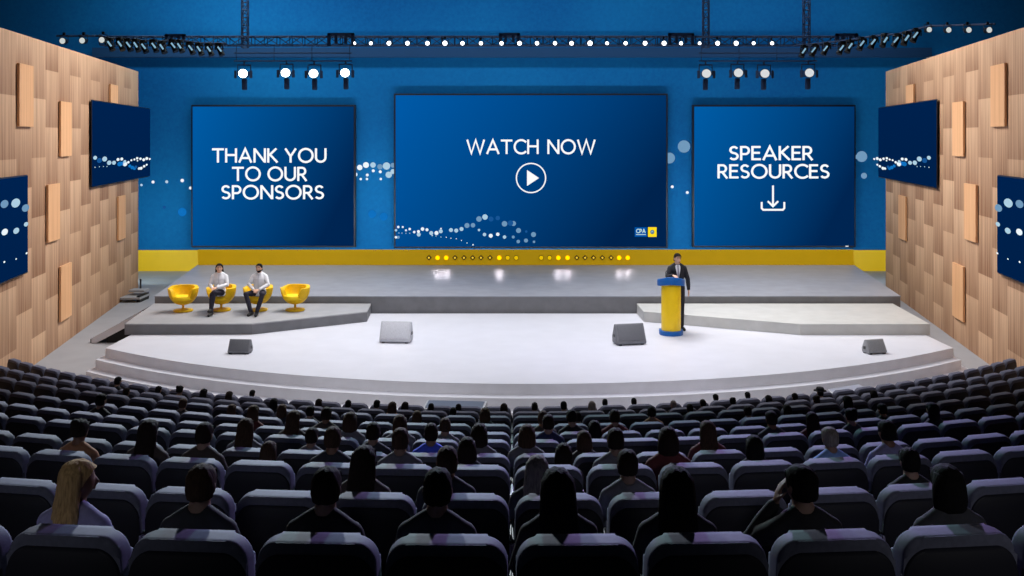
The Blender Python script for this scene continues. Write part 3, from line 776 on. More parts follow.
# ------------------------------------------------------------------ seating tiers
RR, PITCH, NROW = 15.3, .464, 10
ROWS = [(3.6 + 1.38 * i, z) for i, z in enumerate((3.062, 2.72, 2.412, 2.05, 1.742, 1.405, 1.095, .81, .49, .19))]      # centre distance and seat-top height
SEAT_H = .68
def row_y(i, x): return ROWS[i][0] + RR - math.sqrt(RR * RR - x * x)
M_carpet = mat('dark_carpet', (26, 26, 32), .95, noise=.2, scale=30)
for i in range(NROW):
    zf = ROWS[i][1] - SEAT_H
    if i == NROW - 1: zf = max(zf, FZ + .01)
    zb = FZ - .05
    bm = B(); N = 40
    fr, bk = [], []
    xm = wallX(ROWS[i][0]) - .35
    for k in range(N + 1):
        u = -1 + 2 * k / N
        x = u * xm; y0 = row_y(i, x) - .42
        x2 = u * (wallX(row_y(i, x)) - .35) if i < NROW - 1 else x
        y1 = row_y(i, x) + .96 + (.3 if i == NROW - 1 else 0)
        if i == NROW - 1: y1 = row_y(i, x) + .75
        fr.append([bm.verts.new((x, y0, z)) for z in (zb, zf)]); bk.append([bm.verts.new((x, y1, z)) for z in (zb, zf)])
    for k in range(N):
        bm.faces.new((fr[k][1], fr[k + 1][1], bk[k + 1][1], bk[k][1]))
        bm.faces.new((fr[k][0], fr[k + 1][0], fr[k + 1][1], fr[k][1]))
        bm.faces.new((bk[k][0], bk[k + 1][0], bk[k + 1][1], bk[k][1]))
        bm.faces.new((fr[k][0], fr[k + 1][0], bk[k + 1][0], bk[k][0]))
    for e in (0, N): bm.faces.new((fr[e][0], fr[e][1], bk[e][1], bk[e][0]))
    obj('seating_tier', bm, M_carpet, kind='structure', smooth=False)

# ------------------------------------------------------------------ auditorium seats
M_seat = mat('seat_fabric', (90, 92, 112), .75, noise=.12, scale=40)
M_shell = mat('seat_shell', (24, 24, 36), .6)
M_arm = mat('seat_side_panel', (120, 112, 150), .5)
M_armpad = mat('seat_arm_pad', (34, 34, 40), .5)
ROWN = ['nearest row'] + [f'{ordinal(i + 1)} row from the camera' for i in range(1, 9)] + ['front row at the stage']
def make_seat():
    t = thing('auditorium_seat', '', 'seat', (0, 0, 0), 0, 'dark upholstered auditorium seats')
    bm = B(); slab(bm, rrect(.446, .462, .08, 7, 0, .20, wt=.432), -.04, -.012, bev=.010)
    # arched upper edge of the shell, lower than the cushion roll
    for v in bm.verts:
        if v.co.z > .5: v.co.z -= .012 + .62 * v.co.x ** 2
    for v in bm.verts: v.co.y += -(v.co.z - .25) * .10
    obj('back_shell', bm, M_shell, t, angle=50)
    bm = B(); slab(bm, rrect(.444, .44, .075, 8, 0, .245, wt=.430), -.028, .075, bev=.026, seg=4)
    for v in bm.verts: v.co.y += -(v.co.z - .25) * .10; v.co.z -= .22 * v.co.x ** 2 * (v.co.z > .5)
    obj('back_cushion', bm, M_seat, t, angle=60)
    bm = B(); box(bm, (0, .22, .232), (.385, .36, .075), bev=.03, seg=3); obj('seat_cushion', bm, M_seat, t, angle=60)
    bm = B(); box(bm, (0, .20, .172), (.36, .30, .05), bev=.01); obj('seat_pan', bm, M_shell, t)
    for s in (-1, 1):
        bm = B()
        plan_ = [(-.10, .0), (.24, .0), (.26, .10), (.32, .41), (.30, .44), (-.07, .46), (-.09, .40)]
        a = [bm.verts.new((s * .231, y, z)) for y, z in plan_]; b = [bm.verts.new((s * .220, y, z)) for y, z in plan_]
        n = len(plan_); bm.faces.new(a); bm.faces.new(b[::-1])
        for k in range(n): bm.faces.new((a[k], b[k], b[(k + 1) % n], a[(k + 1) % n]))
        sp = obj('side_panel', bm, M_arm, t, smooth=False)
        bm = B(); box(bm, (s * .2255, .12, .465), (.011, .32, .016), bev=.004); obj('arm_pad', bm, M_armpad, sp)
    return t
seat0 = make_seat(); first = True
SEATS = {}
for i, (y0, zt_) in enumerate(ROWS):
    zf = zt_ - SEAT_H
    if i == NROW - 1: zf = max(zf, FZ + .01)
    for k in range(-24, 24):
        phi = (k + .5) * PITCH / RR
        x, y = RR * math.sin(phi), y0 + RR - RR * math.cos(phi)
        if abs(x) > wallX(y) - .34: continue
        if abs(x) - .75 > .513 * y: continue
        o = seat0 if first else dup(seat0, (0, 0, 0)); first = False
        o.location = (x, y, zf); o.rotation_euler = (0, 0, phi)
        sd = 'right' if k >= 0 else 'left'; n = k + 1 if k >= 0 else -k
        o['label'] = f'dark upholstered seat, {ordinal(n)} {sd} of the centre line, {ROWN[i]}'
        SEATS[(i, k)] = (x, y, zf, phi, sd, n)

# ------------------------------------------------------------------ people
def remesh(bm, voxel, smooth=2):
    me = bpy.data.meshes.new('t'); bmesh.ops.recalc_face_normals(bm, faces=bm.faces[:]); bm.to_mesh(me); bm.free()
    o = bpy.data.objects.new('t', me); COL.objects.link(o)
    m = o.modifiers.new('r', 'REMESH'); m.mode = 'VOXEL'; m.voxel_size = voxel
    s = o.modifiers.new('s', 'SMOOTH'); s.iterations = smooth; s.factor = .5
    dg = bpy.context.evaluated_depsgraph_get(); dg.update()
    r = bpy.data.meshes.new_from_object(o.evaluated_get(dg)); bpy.data.objects.remove(o); bpy.data.meshes.remove(me)
    r.materials.clear()
    return r
def limb(bm, pts, rad, seg=12):
    # tapered tube with rounded joints
    tube(bm, pts, rad, seg)
    for p, r in zip(pts, rad): ball(bm, p, r * 1.0, 12, 8)
def hand(bm, wrist, d, palm_n, side, curl=.5):
    """palm with four bent fingers of unequal length and a thumb leaving the palm's side; d = finger direction, palm_n = way the palm faces"""
    d = Vector(d).normalized(); n = Vector(palm_n); n = (n - d * n.dot(d)).normalized(); s = d.cross(n) * side
    w = Vector(wrist)
    M = Matrix((d, s, n)).transposed()
    ball(bm, w + d * .045, (.055, .042, .018), 12, 8, M)
    for k, (off, ln) in enumerate(((.030, .070), (.010, .080), (-.011, .074), (-.031, .058))):
        p = w + d * .085 + s * off; pts = [p - d * .03]; dd = d.copy(); q = p
        pts.append(q)
        for m in range(3):
            ang = curl * (.5 + .35 * m)
            dd = (d * math.cos(ang) + n * math.sin(ang))
            q = q + dd * ln * (.45, .32, .25)[m]; pts.append(q.copy())
        tube(bm, pts, [.010, .010, .009, .0085, .007], 8); ball(bm, pts[-1], .007, 8, 6)
    p = w + d * .03 + s * .036
    pts = [p - s * .015, p + s * .018 + d * .022, p + s * .03 + d * .048 + n * .012, p + s * .03 + d * .07 + n * .024]
    tube(bm, pts, [.013, .012, .010, .008], 8); ball(bm, pts[-1], .008, 8, 6)
def head_geo(bm, hc, R):
    """skull, jaw, nose, ears; hc = centre, R = 3x3 rotation (face looks along +y)"""
    vs = bmesh.ops.create_uvsphere(bm, u_segments=24, v_segments=16, radius=1)['verts']
    for v in vs:
        x, y, z = v.co
        k = max(0, -z)
        x *= .076 * (1 - .32 * k * k); yy = y * .096 * (1 - .22 * k)
        if y > 0 and z < -.2: yy += .012 * k
        if y > .5 and .0 < z < .3 and abs(v.co.x) > .15: yy -= .006
        v.co = R @ Vector((x, yy, z * .118)) + hc
    T = lambda p: R @ Vector(p) + hc
    tube(bm, [T((0, .088, .022)), T((0, .104, -.012)), T((0, .112, -.028)), T((0, .096, -.036))], [.008, .012, .015, .010], 8)
    tube(bm, [T((-.022, .088, -.062)), T((0, .096, -.062)), T((.022, .088, -.062))], [.006, .009, .006], 8)
    for s in (-1, 1): ball(bm, T((s * .077, -.005, -.01)), (.011, .02, .03), 8, 8, R)
def seated(kind):
    """joints of a sitter facing +y, contact at z=0"""
    J = dict(base=0.0, hip=(.09, .0, .085), knee=(.105, .40, .09), ank=(.105, .42, -.36), toe=(.12, .56, -.415), sh=(.158, -.01, .505), el=(.225, .06, .29), wr=(.13, .27, .19), hd=Vector((-.35, 1, -.25)))
    return J
def torso(bm, inf=0, dz=0, lo=0, hi=99, wide=1, female=False):
    rings = [(0.0, .0, .125, .10), (.05, .0, .168, .125), (.13, .0, .162, .118), (.24, -.01, .138 - .012 * female, .102), (.36, -.01, .152, .112), (.46, -.005, .162, .113),
             (.515, -.01, .160 - .01 * female, .095), (.55, -.012, .130, .078), (.58, -.006, .088, .066), (.61, .0, .064, .06), (.66, .012, .057, .058), (.70, .02, .054, .056)]
    loft(bm, [(0, cy, z + dz, rx * wide + inf, ry + inf) for z, cy, rx, ry in rings if lo <= z <= hi], 24)
def build_person(name, voxel=.011, joints=None, L=None, Rr=None, hair='short', yaw=0, pitch=0, parts=('top', 'trousers'), female=False, standing=False, collar=False, cap=False, arms_curl=.5, hands=None):
    """returns a dict of meshes in the sitter's own frame; left/right limb joints come as lists of points"""
    J = seated(name)
    def side_pts(s, k): 
        v = Vector(J[k]); return Vector((v.x * s, v.y, v.z))
    arms = {}
    for s in (-1, 1):
        A = (Rr if s > 0 else L) or {}
        arms[s] = [Vector(A.get('sh', side_pts(s, 'sh'))), Vector(A.get('el', side_pts(s, 'el'))), Vector(A.get('wr', side_pts(s, 'wr')))]
    legs = {}
    for s in (-1, 1):
        A = (Rr if s > 0 else L) or {}
        legs[s] = [Vector(A.get(k, side_pts(s, k))) for k in ('hip', 'knee', 'ank', 'toe')]
    RH = Matrix.Rotation(math.radians(yaw), 3, 'Z') @ Matrix.Rotation(math.radians(pitch), 3, 'X')
    hc = Vector((0, .03, .738))
    out = {}
    bm = B(); torso(bm, female=female); head_geo(bm, hc, RH)
    for s in (-1, 1):
        a = arms[s]; mid = a[0].lerp(a[1], .5); fm = a[1].lerp(a[2], .35)
        limb(bm, [a[0], mid, a[1], fm, a[2]], [.055, .046, .037, .037, .025])
        tube(bm, [(s * .02, -.012, .615), (s * .08, -.014, .568), a[0] + Vector((-s * .01, 0, .012))], [.045, .046, .048], 10)
        hs = (hands or {}).get(s)
        dv, pn, cu = hs if hs else (Vector((-s * .35, 1, -.25)), Vector((0, -.2, -1)), arms_curl)
        hand(bm, a[2], dv, pn, s, cu)
        h, k_, an, to = legs[s]
        limb(bm, [h, h.lerp(k_, .5), k_, k_.lerp(an, .3), an], [.082, .07, .052, .05, .034])
        limb(bm, [an + Vector((0, -.03, -.03)), an.lerp(to, .5) + Vector((0, 0, -.005)), to], [.036, .036, .024])
    out['body'] = remesh(bm, voxel)
    # upper garment
    bm = B(); torso(bm, .016, lo=.0, hi=.62, female=female)
    for s in (-1, 1):
        a = arms[s]; limb(bm, [a[0], a[0].lerp(a[1], .5), a[1], a[1].lerp(a[2], .5), a[1].lerp(a[2], .92)], [.068, .060, .053, .05, .04])
        tube(bm, [(s * .025, -.012, .602), (s * .08, -.014, .568), a[0] + Vector((-s * .01, 0, .012))], [.056, .058, .06], 10)
    out['top'] = remesh(bm, voxel * 1.1, 3)
    bm = B(); loft(bm, [(0, 0, z, rx, ry) for z, rx, ry in ((-.005, .135, .11), (.05, .180, .137), (.13, .172, .128), (.17, .16, .12))], 24)
    for s in (-1, 1):
        h, k_, an, to = legs[s]; limb(bm, [h, h.lerp(k_, .5), k_, k_.lerp(an, .4), k_.lerp(an, .93)], [.094, .084, .066, .062, .054])
    out['trousers'] = remesh(bm, voxel * 1.1, 2)
    for s, nm in ((-1, 'shoe_a'), (1, 'shoe_b')):
        bm = B(); h, k_, an, to = legs[s]; dr = (to - an); dr.z = 0; dr.normalize()
        zb = to.z - .025
        c0 = Vector((an.x, an.y, zb + .05)) - dr * .045
        limb(bm, [c0, c0 + dr * .09 + Vector((0, 0, .0)), Vector((to.x, to.y, zb + .035)) + dr * .03], [.05, .048, .036])
        for v in bm.verts: v.co.z = max(v.co.z, zb)
        out[nm] = remesh(bm, voxel, 1)
    # hair
    T = lambda p: RH @ Vector(p) + hc
    bm = B()
    vs = bmesh.ops.create_uvsphere(bm, u_segments=28, v_segments=20, radius=1)['verts']
    for v in vs:
        n_ = (abs(v.co.x) ** 2.5 + abs(v.co.y) ** 2.5 + abs(v.co.z) ** 2.5) ** .4
        x, y, z = v.co / n_
        lowline = -.55 if hair in ('short', 'cap') else -.35
        front = .60
        lim = lowline + (front - lowline) * max(0, min(1, (y + .25) / .95))
        zz = max(z, lim)
        g = 1.0 + (.03 * math.sin(11 * x + 3 * z) * math.sin(9 * y + 5 * z))
        sc_ = (.086, .104, .122) if hair != 'short' else (.081, .100, .119)
        v.co = T((x * sc_[0] * g, (y * sc_[1] - .004) * g, zz * sc_[2] * g))
    if hair == 'long':
        rings = []
        for z, w, d, y in ((.10, .06, .05, -.02), (.06, .092, .07, -.03), (0, .100, .066, -.045), (-.08, .105, .060, -.055), (-.16, .112, .055, -.068), (-.24, .116, .05, -.085), (-.32, .11, .042, -.10), (-.38, .085, .03, -.105)):
            rings.append((z, w, d, y))
        seg = 28; R_ = []
        for z, w, d, y in rings:
            rg = []
            for k in range(seg):
                a = 2 * PI * k / seg; ww = 1 + .035 * math.sin(7 * a + 6 * z)
                p = Vector((w * math.cos(a) * ww, y + d * math.sin(a) * ww, z))
                q = T((p.x, p.y, p.z)) if z > -.05 else None
                if q is None:
                    t = min(1, (-.05 - z) / .2); Rm = Matrix.Rotation(math.radians(yaw * (1 - .6 * t)), 3, 'Z'); q = Rm @ p + hc + Vector((0, -.03 * t, 0))
                rg.append(bm.verts.new(q))
            R_.append(rg)
        for r0, r1 in zip(R_, R_[1:]):
            for k in range(seg): bm.faces.new((r0[k], r0[(k + 1) % seg], r1[(k + 1) % seg], r1[k]))
        bm.faces.new(R_[0][::-1]); bm.faces.new(R_[-1])
    if hair == 'bob':
        loft_pts = [(.08, .085, .09, -.01), (0, .102, .095, -.022), (-.08, .108, .08, -.035), (-.14, .098, .065, -.04), (-.17, .07, .05, -.04)]
        R_ = [[bm.verts.new(T((w * math.cos(2 * PI * k / 24), y + d * math.sin(2 * PI * k / 24) * (1 if math.sin(2 * PI * k / 24) < 0 else .45), z))) for k in range(24)] for z, w, d, y in loft_pts]
        for r0, r1 in zip(R_, R_[1:]):
            for k in range(24): bm.faces.new((r0[k], r0[(k + 1) % 24], r1[(k + 1) % 24], r1[k]))
        bm.faces.new(R_[0][::-1]); bm.faces.new(R_[-1])
    if hair == 'bun':
        ball(bm, T((0, -.085, .10)), (.05, .045, .045), 14, 10)
    me = bpy.data.meshes.new('hair'); bmesh.ops.recalc_face_normals(bm, faces=bm.faces[:]); bm.to_mesh(me); bm.free()
    out['hair'] = me
    if cap:
        bm = B(); loft(bm, [(hc.x, hc.y, hc.z + .06, .10, .12), (hc.x, hc.y, hc.z + .12, .10, .115), (hc.x, hc.y, hc.z + .145, .085, .10)], 24)
        loft(bm, [(hc.x, hc.y + .0, hc.z + .055, .17, .17), (hc.x, hc.y + .0, hc.z + .066, .168, .168)], 28)
        me = bpy.data.meshes.new('hat'); bmesh.ops.recalc_face_normals(bm, faces=bm.faces[:]); bm.to_mesh(me); bm.free(); out['hat'] = me
    out['_hc'] = hc; out['_R'] = RH
    for k, v in out.items():
        if isinstance(v, bpy.types.Mesh):
            for p in v.polygons: p.use_smooth = True
    return out
def part(name, me, m, parent):
    if not me.materials: me.materials.append(None)
    o = bpy.data.objects.new(name, me); COL.objects.link(o); o.parent = parent
    o.material_slots[0].link = 'OBJECT'; o.material_slots[0].material = m
    return o

CLOTH = {'black': (18, 18, 22), 'charcoal': (44, 44, 50), 'brown': (62, 52, 48), 'grey': (98, 96, 102), 'pale grey': (150, 150, 160), 'dark blue': (30, 36, 70), 'bright blue': (70, 90, 220), 'light blue': (120, 150, 205), 'dark red': (84, 34, 36), 'tan': (150, 104, 74), 'lilac': (128, 124, 160)}
HAIRC = {'black': (10, 9, 9), 'dark brown': (30, 22, 18), 'brown': (58, 42, 32), 'grey': (120, 112, 108), 'blonde': (164, 134, 94)}
mc = lambda n: mat('cloth_' + n.replace(' ', '_'), CLOTH[n], .85, noise=.12, scale=25)
mh_ = lambda n: mat('hair_' + n.replace(' ', '_'), HAIRC[n], .8, spec=.15, noise=.35, scale=14, stretch=(6, 6, .5), bump=.3)
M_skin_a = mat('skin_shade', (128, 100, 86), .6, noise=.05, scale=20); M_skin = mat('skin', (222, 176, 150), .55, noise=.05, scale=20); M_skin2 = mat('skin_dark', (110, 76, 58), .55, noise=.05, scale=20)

PROTO = {
 'short': build_person('short'), 'long': build_person('long', hair='long', female=True), 'bob': build_person('bob', hair='bob', female=True), 'bun': build_person('bun', hair='bun', female=True),
 'cap': build_person('cap', hair='short', cap=True),
 'phone': build_person('phone', hair='short', yaw=18, L=dict(el=(-.27, .13, .40), wr=(-.125, .10, .62)), hands={-1: (Vector((.25, -.1, 1)), Vector((1, -.2, -.2)), .5)}),
 'blonde': build_person('blonde', hair='long', yaw=-38, female=True),
}
# head tops as seen in the photograph: x, y, hair style, hair colour, clothing, optional row
PEOPLE = [
 (55,453,'blonde','blonde','lilac',0),(325,463,'short','dark brown','black',0),(437,463,'short','black','charcoal',0),(558,463,'long','black','black',0),(677,459,'long','black','black',0),
 (803,458,'phone','black','black',0),(969,467,'bob','black','charcoal',0),(199,463,'short','brown','charcoal',0),
 (628,450,'short','dark brown','grey',1),(537,456,'long','grey','charcoal',1),(363,447,'long','dark brown','brown',1),(268,442,'bob','brown','brown',1),(447,443,'short','brown','charcoal',1),(755,436,'bob','black','black',1),(912,449,'short','black','black',1),
 (78,420,'bun','dark brown','tan',1),(148,403,'long','dark brown','brown',2),(203,414,'short','dark brown','brown',2),(240,413,'long','brown','grey',2),(400,428,'short','brown','grey',2),(311,428,'short','dark brown','grey',2),(467,438,'bob','dark brown','charcoal',1),
 (568,444,'bob','dark brown','brown',1),(832,428,'short','grey','light blue',2),(889,421,'short','black','lilac',2),(665,426,'bob','dark brown','dark red',2),(577,431,'bob','brown','brown',2),(518,425,'bob','brown','grey',2),(616,415,'short','dark brown','grey',3),
 (431,416,'short','dark brown','bright blue',3),(479,420,'bob','dark brown','grey',3),(708,415,'long','brown','dark red',3),(812,412,'long','dark brown','dark red',3),(772,411,'short','dark brown','charcoal',3),(848,408,'bun','black','charcoal',4),
 (445,418,'short','brown','grey',3),(595,421,'bob','black','brown',3),(556,414,'short','dark brown','dark blue',4),(572,410,'bun','black','black',4),(543,411,'short','brown','brown',4),(581,412,'short','black','charcoal',5),(615,409,'short','dark brown','dark red',5),
 (400,415,'bob','brown','grey',4),(373,413,'short','dark brown','charcoal',3),(350,412,'bob','brown','grey',4),(332,414,'short','brown','charcoal',3),(293,411,'long','brown','brown',4),(310,406,'short','black','charcoal',5),(326,407,'short','dark brown','brown',6),(288,404,'bob','brown','charcoal',6),(274,398,'bob','black','black',7),
 (258,405,'bob','brown','dark red',5),(230,405,'bob','brown','brown',5),(186,398,'short','brown','brown',5),(125,391,'short','dark brown','charcoal',7),(100,394,'short','black','black',6),(117,377,'short','black','black',9),(157,387,'short','black','lilac',8),(178,386.5,'bun','black','brown',9),(202,389.5,'long','black','charcoal',9),(225,392,'bob','dark brown','grey',9),(247.5,391,'short','black','lilac',9),
 (318.5,399,'bob','dark brown','brown',9),(348,400,'short','black','dark blue',9),(376.5,400,'short','black','dark blue',9),(392,402,'bob','brown','tan',8),(405,402,'long','dark brown','dark red',8),(431,403.5,'short','black','dark blue',9),(458,404.5,'short','black','dark blue',9),(417,411,'long','brown','dark red',6),(453,408,'short','black','charcoal',7),(485,408,'bob','brown','charcoal',7),(510,403.5,'bob','dark brown','charcoal',8),
 (537,402.5,'short','black','grey',9),(564,401.5,'short','black','grey',9),(592,401.5,'long','grey','charcoal',8),(605,403,'short','black','dark blue',9),(634,403,'short','black','charcoal',9),(673.5,400.5,'short','grey','black',9),(703,400,'short','black','grey',8),(716,399,'short','black','dark red',9),(733,397.5,'bun','black','grey',8),(751,395.5,'short','black','dark blue',9),(655,406.5,'short','dark brown','tan',6),(690,405,'short','dark brown','charcoal',7),(748,406,'short','dark brown','lilac',6),
 (771,397,'bob','black','dark red',8),(798,396,'short','black','lilac',8),(826,389,'cap','black','black',9),(817,396.5,'bun','dark brown','dark red',7),(848,396,'bob','black','dark blue',7),(875,392,'bob','black','black',8),(788,405,'bob','dark brown','dark blue',6),(882,403,'short','black','black',5),(927,402,'bob','black','black',4),
]
used = set(); seen_lab = set()
for n_, (px, py, hs, hcn, cl, row) in enumerate(PEOPLE):
    best = None
    for i in (row, row - 1, row + 1):
        if not 0 <= i < NROW: continue
        for k in range(-24, 24):
            if (i, k) not in SEATS or (i, k) in used: continue
            x, y, zf, phi, sd, n = SEATS[(i, k)]
            fx, fy = -math.sin(phi), math.cos(phi)
            ox, oy = x + fx * .21, y + fy * .21
            qx = CX + ox * F / oy
            dx = (px - qx) * oy / F
            if abs(dx) > .30: continue
            zh = H - (py - HY) * oy / F
            s = (zh - zf - .27) / .86
            cost = abs(s - .61) * 3 + max(0, abs(dx) - .12) * 6 + abs(dx) + (i != row) * (3 if n_ < 8 else .25)
            if best is None or cost < best[0]: best = (cost, i, k, dx, s)
    if best is None: print('NOSEAT', px, py); continue
    _, i, k, dx, s = best
    used.add((i, k)); x, y, zf, phi, sd, n = SEATS[(i, k)]
    s = max(.54, min(.68, s)); dx = max(-.11, min(.11, dx))
    if n_ < 8 or abs(s - .61) > .09: print('P', px, py, 'row', i, 'want', row, 's %.2f dx %.2f' % (best[4], best[3]))
    ox = x - math.sin(phi) * .21 + math.cos(phi) * dx; oy = y + math.cos(phi) * .21 + math.sin(phi) * dx
    st = {'short': f'short {hcn} hair', 'long': f'long {hcn} hair', 'bob': f'chin-length {hcn} hair', 'bun': f'pinned-up {hcn} hair', 'cap': 'brimmed black hat', 'phone': 'hand raised to head', 'blonde': 'long blonde hair'}[hs]
    rn = ['nearest row', 'second row', 'third row', 'fourth row', 'fifth row', 'sixth row', 'seventh row', 'eighth row', 'ninth row', 'front row at stage'][i]
    t = thing('person', f'person with {st}, {cl} top, {rn}, {ordinal(n)} {sd} of centre', 'person', (ox, oy, zf + .27), phi + random.uniform(-.12, .12), 'seated audience members')
    t.scale = (s, s, s)
    pr = PROTO[hs]
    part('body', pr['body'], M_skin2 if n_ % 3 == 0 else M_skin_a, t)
    part('hair', pr['hair'], mh_(hcn), t)
    part('top', pr['top'], mc(cl), t)
    part('trousers', pr['trousers'], mc('black'), t)
    for q in ('shoe_a', 'shoe_b'): part('shoe', pr[q], mc('black'), t)
    if hs == 'cap': part('hat', pr['hat'], mc('black'), t)

# ------------------------------------------------------------------ the three people on stage
M_shirt = mat('white_shirt', (232, 232, 236), .7, noise=.04, scale=12); M_trs = mat('navy_trousers', (34, 32, 48), .8, noise=.15, scale=25); M_shoe = mat('black_shoes', (16, 15, 18), .4)
M_suit = mat('dark_suit', (24, 26, 36), .75, noise=.15, scale=30)
M_eye = mat('eye', (28, 20, 16), .3); M_lip = mat('lips', (150, 84, 78), .5)
def face(t, pr, hairm, beard=None):
    hc, R = pr['_hc'], pr['_R']; T = lambda p: R @ Vector(p) + hc
    for s in (-1, 1):
        bm = B(); ball(bm, T((s * .030, .080, .008)), (.011, .008, .006), 10, 6, R); obj('eye', bm, M_eye, t)
        bm = B(); tube(bm, [T((s * .014, .092, .030)), T((s * .03, .090, .034)), T((s * .048, .080, .028))], .004, 6); obj('eyebrow', bm, hairm, t)
    bm = B(); tube(bm, [T((-.022, .090, -.062)), T((0, .099, -.062)), T((.022, .090, -.062))], [.004, .008, .004], 8, flat=.8); obj('mouth', bm, M_lip, t)
    if beard:
        bm = B(); vs = bmesh.ops.create_uvsphere(bm, u_segments=24, v_segments=16, radius=1)['verts']
        for v in vs:
            x, y, z = v.co
            k = max(0, -z); lim = -.38 - .25 * max(0, y) * (abs(x) < .5)
            z2 = min(z, -.40 - .1 * (1 - abs(x)) * (y > 0)); y2 = max(y, -.1)
            v.co = T((x * .082 * (1 - .30 * k * k), y2 * .103 * (1 - .2 * k) + (.012 * k if y > 0 else 0), z2 * .124))
        obj('beard', bm, hairm, t)
# seated woman: legs crossed to one side, hands on the upper knee
wo = build_person('woman', .0085, hair='long', female=True, yaw=10, arms_curl=.7,
   L=dict(hip=(-.085, 0, .085), knee=(.06, .43, .15), ank=(.12, .50, -.25), toe=(.15, .63, -.31), el=(-.215, .10, .30), wr=(.02, .31, .26)),
   Rr=dict(hip=(.085, 0, .085), knee=(.115, .43, .10), ank=(.12, .54, -.355), toe=(.14, .68, -.41), el=(.23, .09, .30), wr=(.13, .31, .25)),
   hands={-1: (Vector((.6, .7, -.2)), Vector((.1, -.2, -1)), .6), 1: (Vector((-.3, .9, -.3)), Vector((0, -.2, -1)), .7)})
ma = build_person('man', .0085, hair='short', yaw=-6, arms_curl=.8,
   L=dict(hip=(-.09, 0, .085), knee=(-.20, .40, .10), ank=(-.09, .54, -.355), toe=(-.11, .68, -.41), el=(-.255, .08, .31), wr=(-.075, .27, .20)),
   Rr=dict(hip=(.09, 0, .085), knee=(.24, .39, .10), ank=(.07, .49, -.355), toe=(.09, .63, -.41), el=(.255, .08, .31), wr=(.075, .27, .20)),
   hands={-1: (Vector((.75, .6, -.3)), Vector((.2, -.3, -.9)), .6), 1: (Vector((-.75, .6, -.3)), Vector((-.2, -.3, -.9)), .9)})
def stage_sitter(pr, name, label, chair, s, rz, hairm, shoe, beard=None, lift=.405, dx=0):
    q = chair.location
    t = thing(name, label, 'person', (q.x + dx, q.y - .25, q.z + lift), PI + rz)
    t.scale = (s, s, s)
    part('body', pr['body'], M_skin, t); part('hair', pr['hair'], hairm, t); part('shirt', pr['top'], M_shirt, t); part('trousers', pr['trousers'], M_trs, t)
    for k in ('shoe_a', 'shoe_b'): part('shoe', pr[k], shoe, t)
    face(t, pr, hairm, beard)
    # open collar and button band on the shirt front
    tmp = bmesh.new(); tmp.from_mesh(pr['top']); bv = BVHTree.FromBMesh(tmp)
    bm = B()
    for sd in (-1, 1):
        tube(bm, [(sd * .066 * math.sin(a), -.004 - .066 * math.cos(a), .622 - .016 * (1 - math.cos(a)) / 2) for a in [k * 2.5 / 8 for k in range(9)]] + [(sd * .055, .085, .575)], [.012] * 9 + [.006], 8, flat=1.4)
    obj('collar', bm, M_shirt, t)
    bm = B(); rows = []
    for z in [.575 - .04 * k for k in range(11)]:
        h = bv.ray_cast(Vector((0, 1, z)), Vector((0, -1, 0))); y = (h[0].y if h[0] is not None else .1) + .004
        rows.append([bm.verts.new((-.013, y, z)), bm.verts.new((.013, y, z))])
    for r0, r1 in zip(rows, rows[1:]): bm.faces.new((r0[0], r0[1], r1[1], r1[0]))
    obj('button_band', bm, mat('shirt_band', (206, 206, 212), .7), t)
    tmp.free()
    return t
stage_sitter(wo, 'person', 'seated woman in white blouse and dark trousers with long brown hair on stage', CH[1], .92, math.radians(6), mh_('dark brown'), M_shoe, dx=.03)
stage_sitter(ma, 'person', 'seated bearded man in white shirt with hands clasped in lap on stage', CH[2], .92, math.radians(-3), mh_('black'), M_shoe, beard=True, dx=.10)

# speaker standing behind the lectern, leaning a little towards it
def standing():
    hgt = .90
    pr = build_person('speaker', .0095, hair='short', yaw=14, pitch=-6, arms_curl=.5,
       L=dict(sh=(-.162, -.01, .505), el=(-.25, .0, .26), wr=(-.25, .10, .04), hip=(-.09, 0, .03), knee=(-.10, .02, -.40), ank=(-.105, 0, -.81), toe=(-.13, .14, -.865)),
       Rr=dict(sh=(.162, -.01, .505), el=(.24, .10, .32), wr=(.15, .28, .385), hip=(.09, 0, .03), knee=(.10, .02, -.40), ank=(.105, -.02, -.81), toe=(.13, .12, -.865)),
       hands={-1: (Vector((0, .12, -1)), Vector((1, .1, 0)), .4), 1: (Vector((-.35, .95, -.1)), Vector((-.1, .1, -1)), .35)})
    return pr
spk = standing()
t = thing('person', 'man in dark suit, white shirt and tie standing behind the yellow lectern', 'person', (LX + .22, LYc + .50, .895 * 1.03), PI + math.radians(2))
t.scale = (1.0, 1.02, 1.03)
part('body', spk['body'], M_skin, t); part('hair', spk['hair'], mh_('dark brown'), t); jk = part('jacket', spk['top'], M_suit, t); part('trousers', spk['trousers'], M_suit, t)
for k in ('shoe_a', 'shoe_b'): part('shoe', spk[k], M_shoe, t)
face(t, spk, mh_('dark brown'))
tmp = bmesh.new(); tmp.from_mesh(spk['top']); bvh = BVHTree.FromBMesh(tmp)
def drape(name, poly, m, off):
    """cloth patch laid on the jacket front; poly rows of (z, half-width-left, half-width-right)"""
    bm = B(); rows = []
    for z, a, b in poly:
        r = []
        for k in range(7):
            x = a + (b - a) * k / 6; h = bvh.ray_cast(Vector((x, 1, z)), Vector((0, -1, 0)))
            y = h[0].y if h[0] is not None else .06
            r.append(bm.verts.new((x, y + off, z)))
        rows.append(r)
    for r0, r1 in zip(rows, rows[1:]):
        for k in range(6): bm.faces.new((r0[k], r0[k + 1], r1[k + 1], r1[k]))
    return obj(name, bm, m, t)
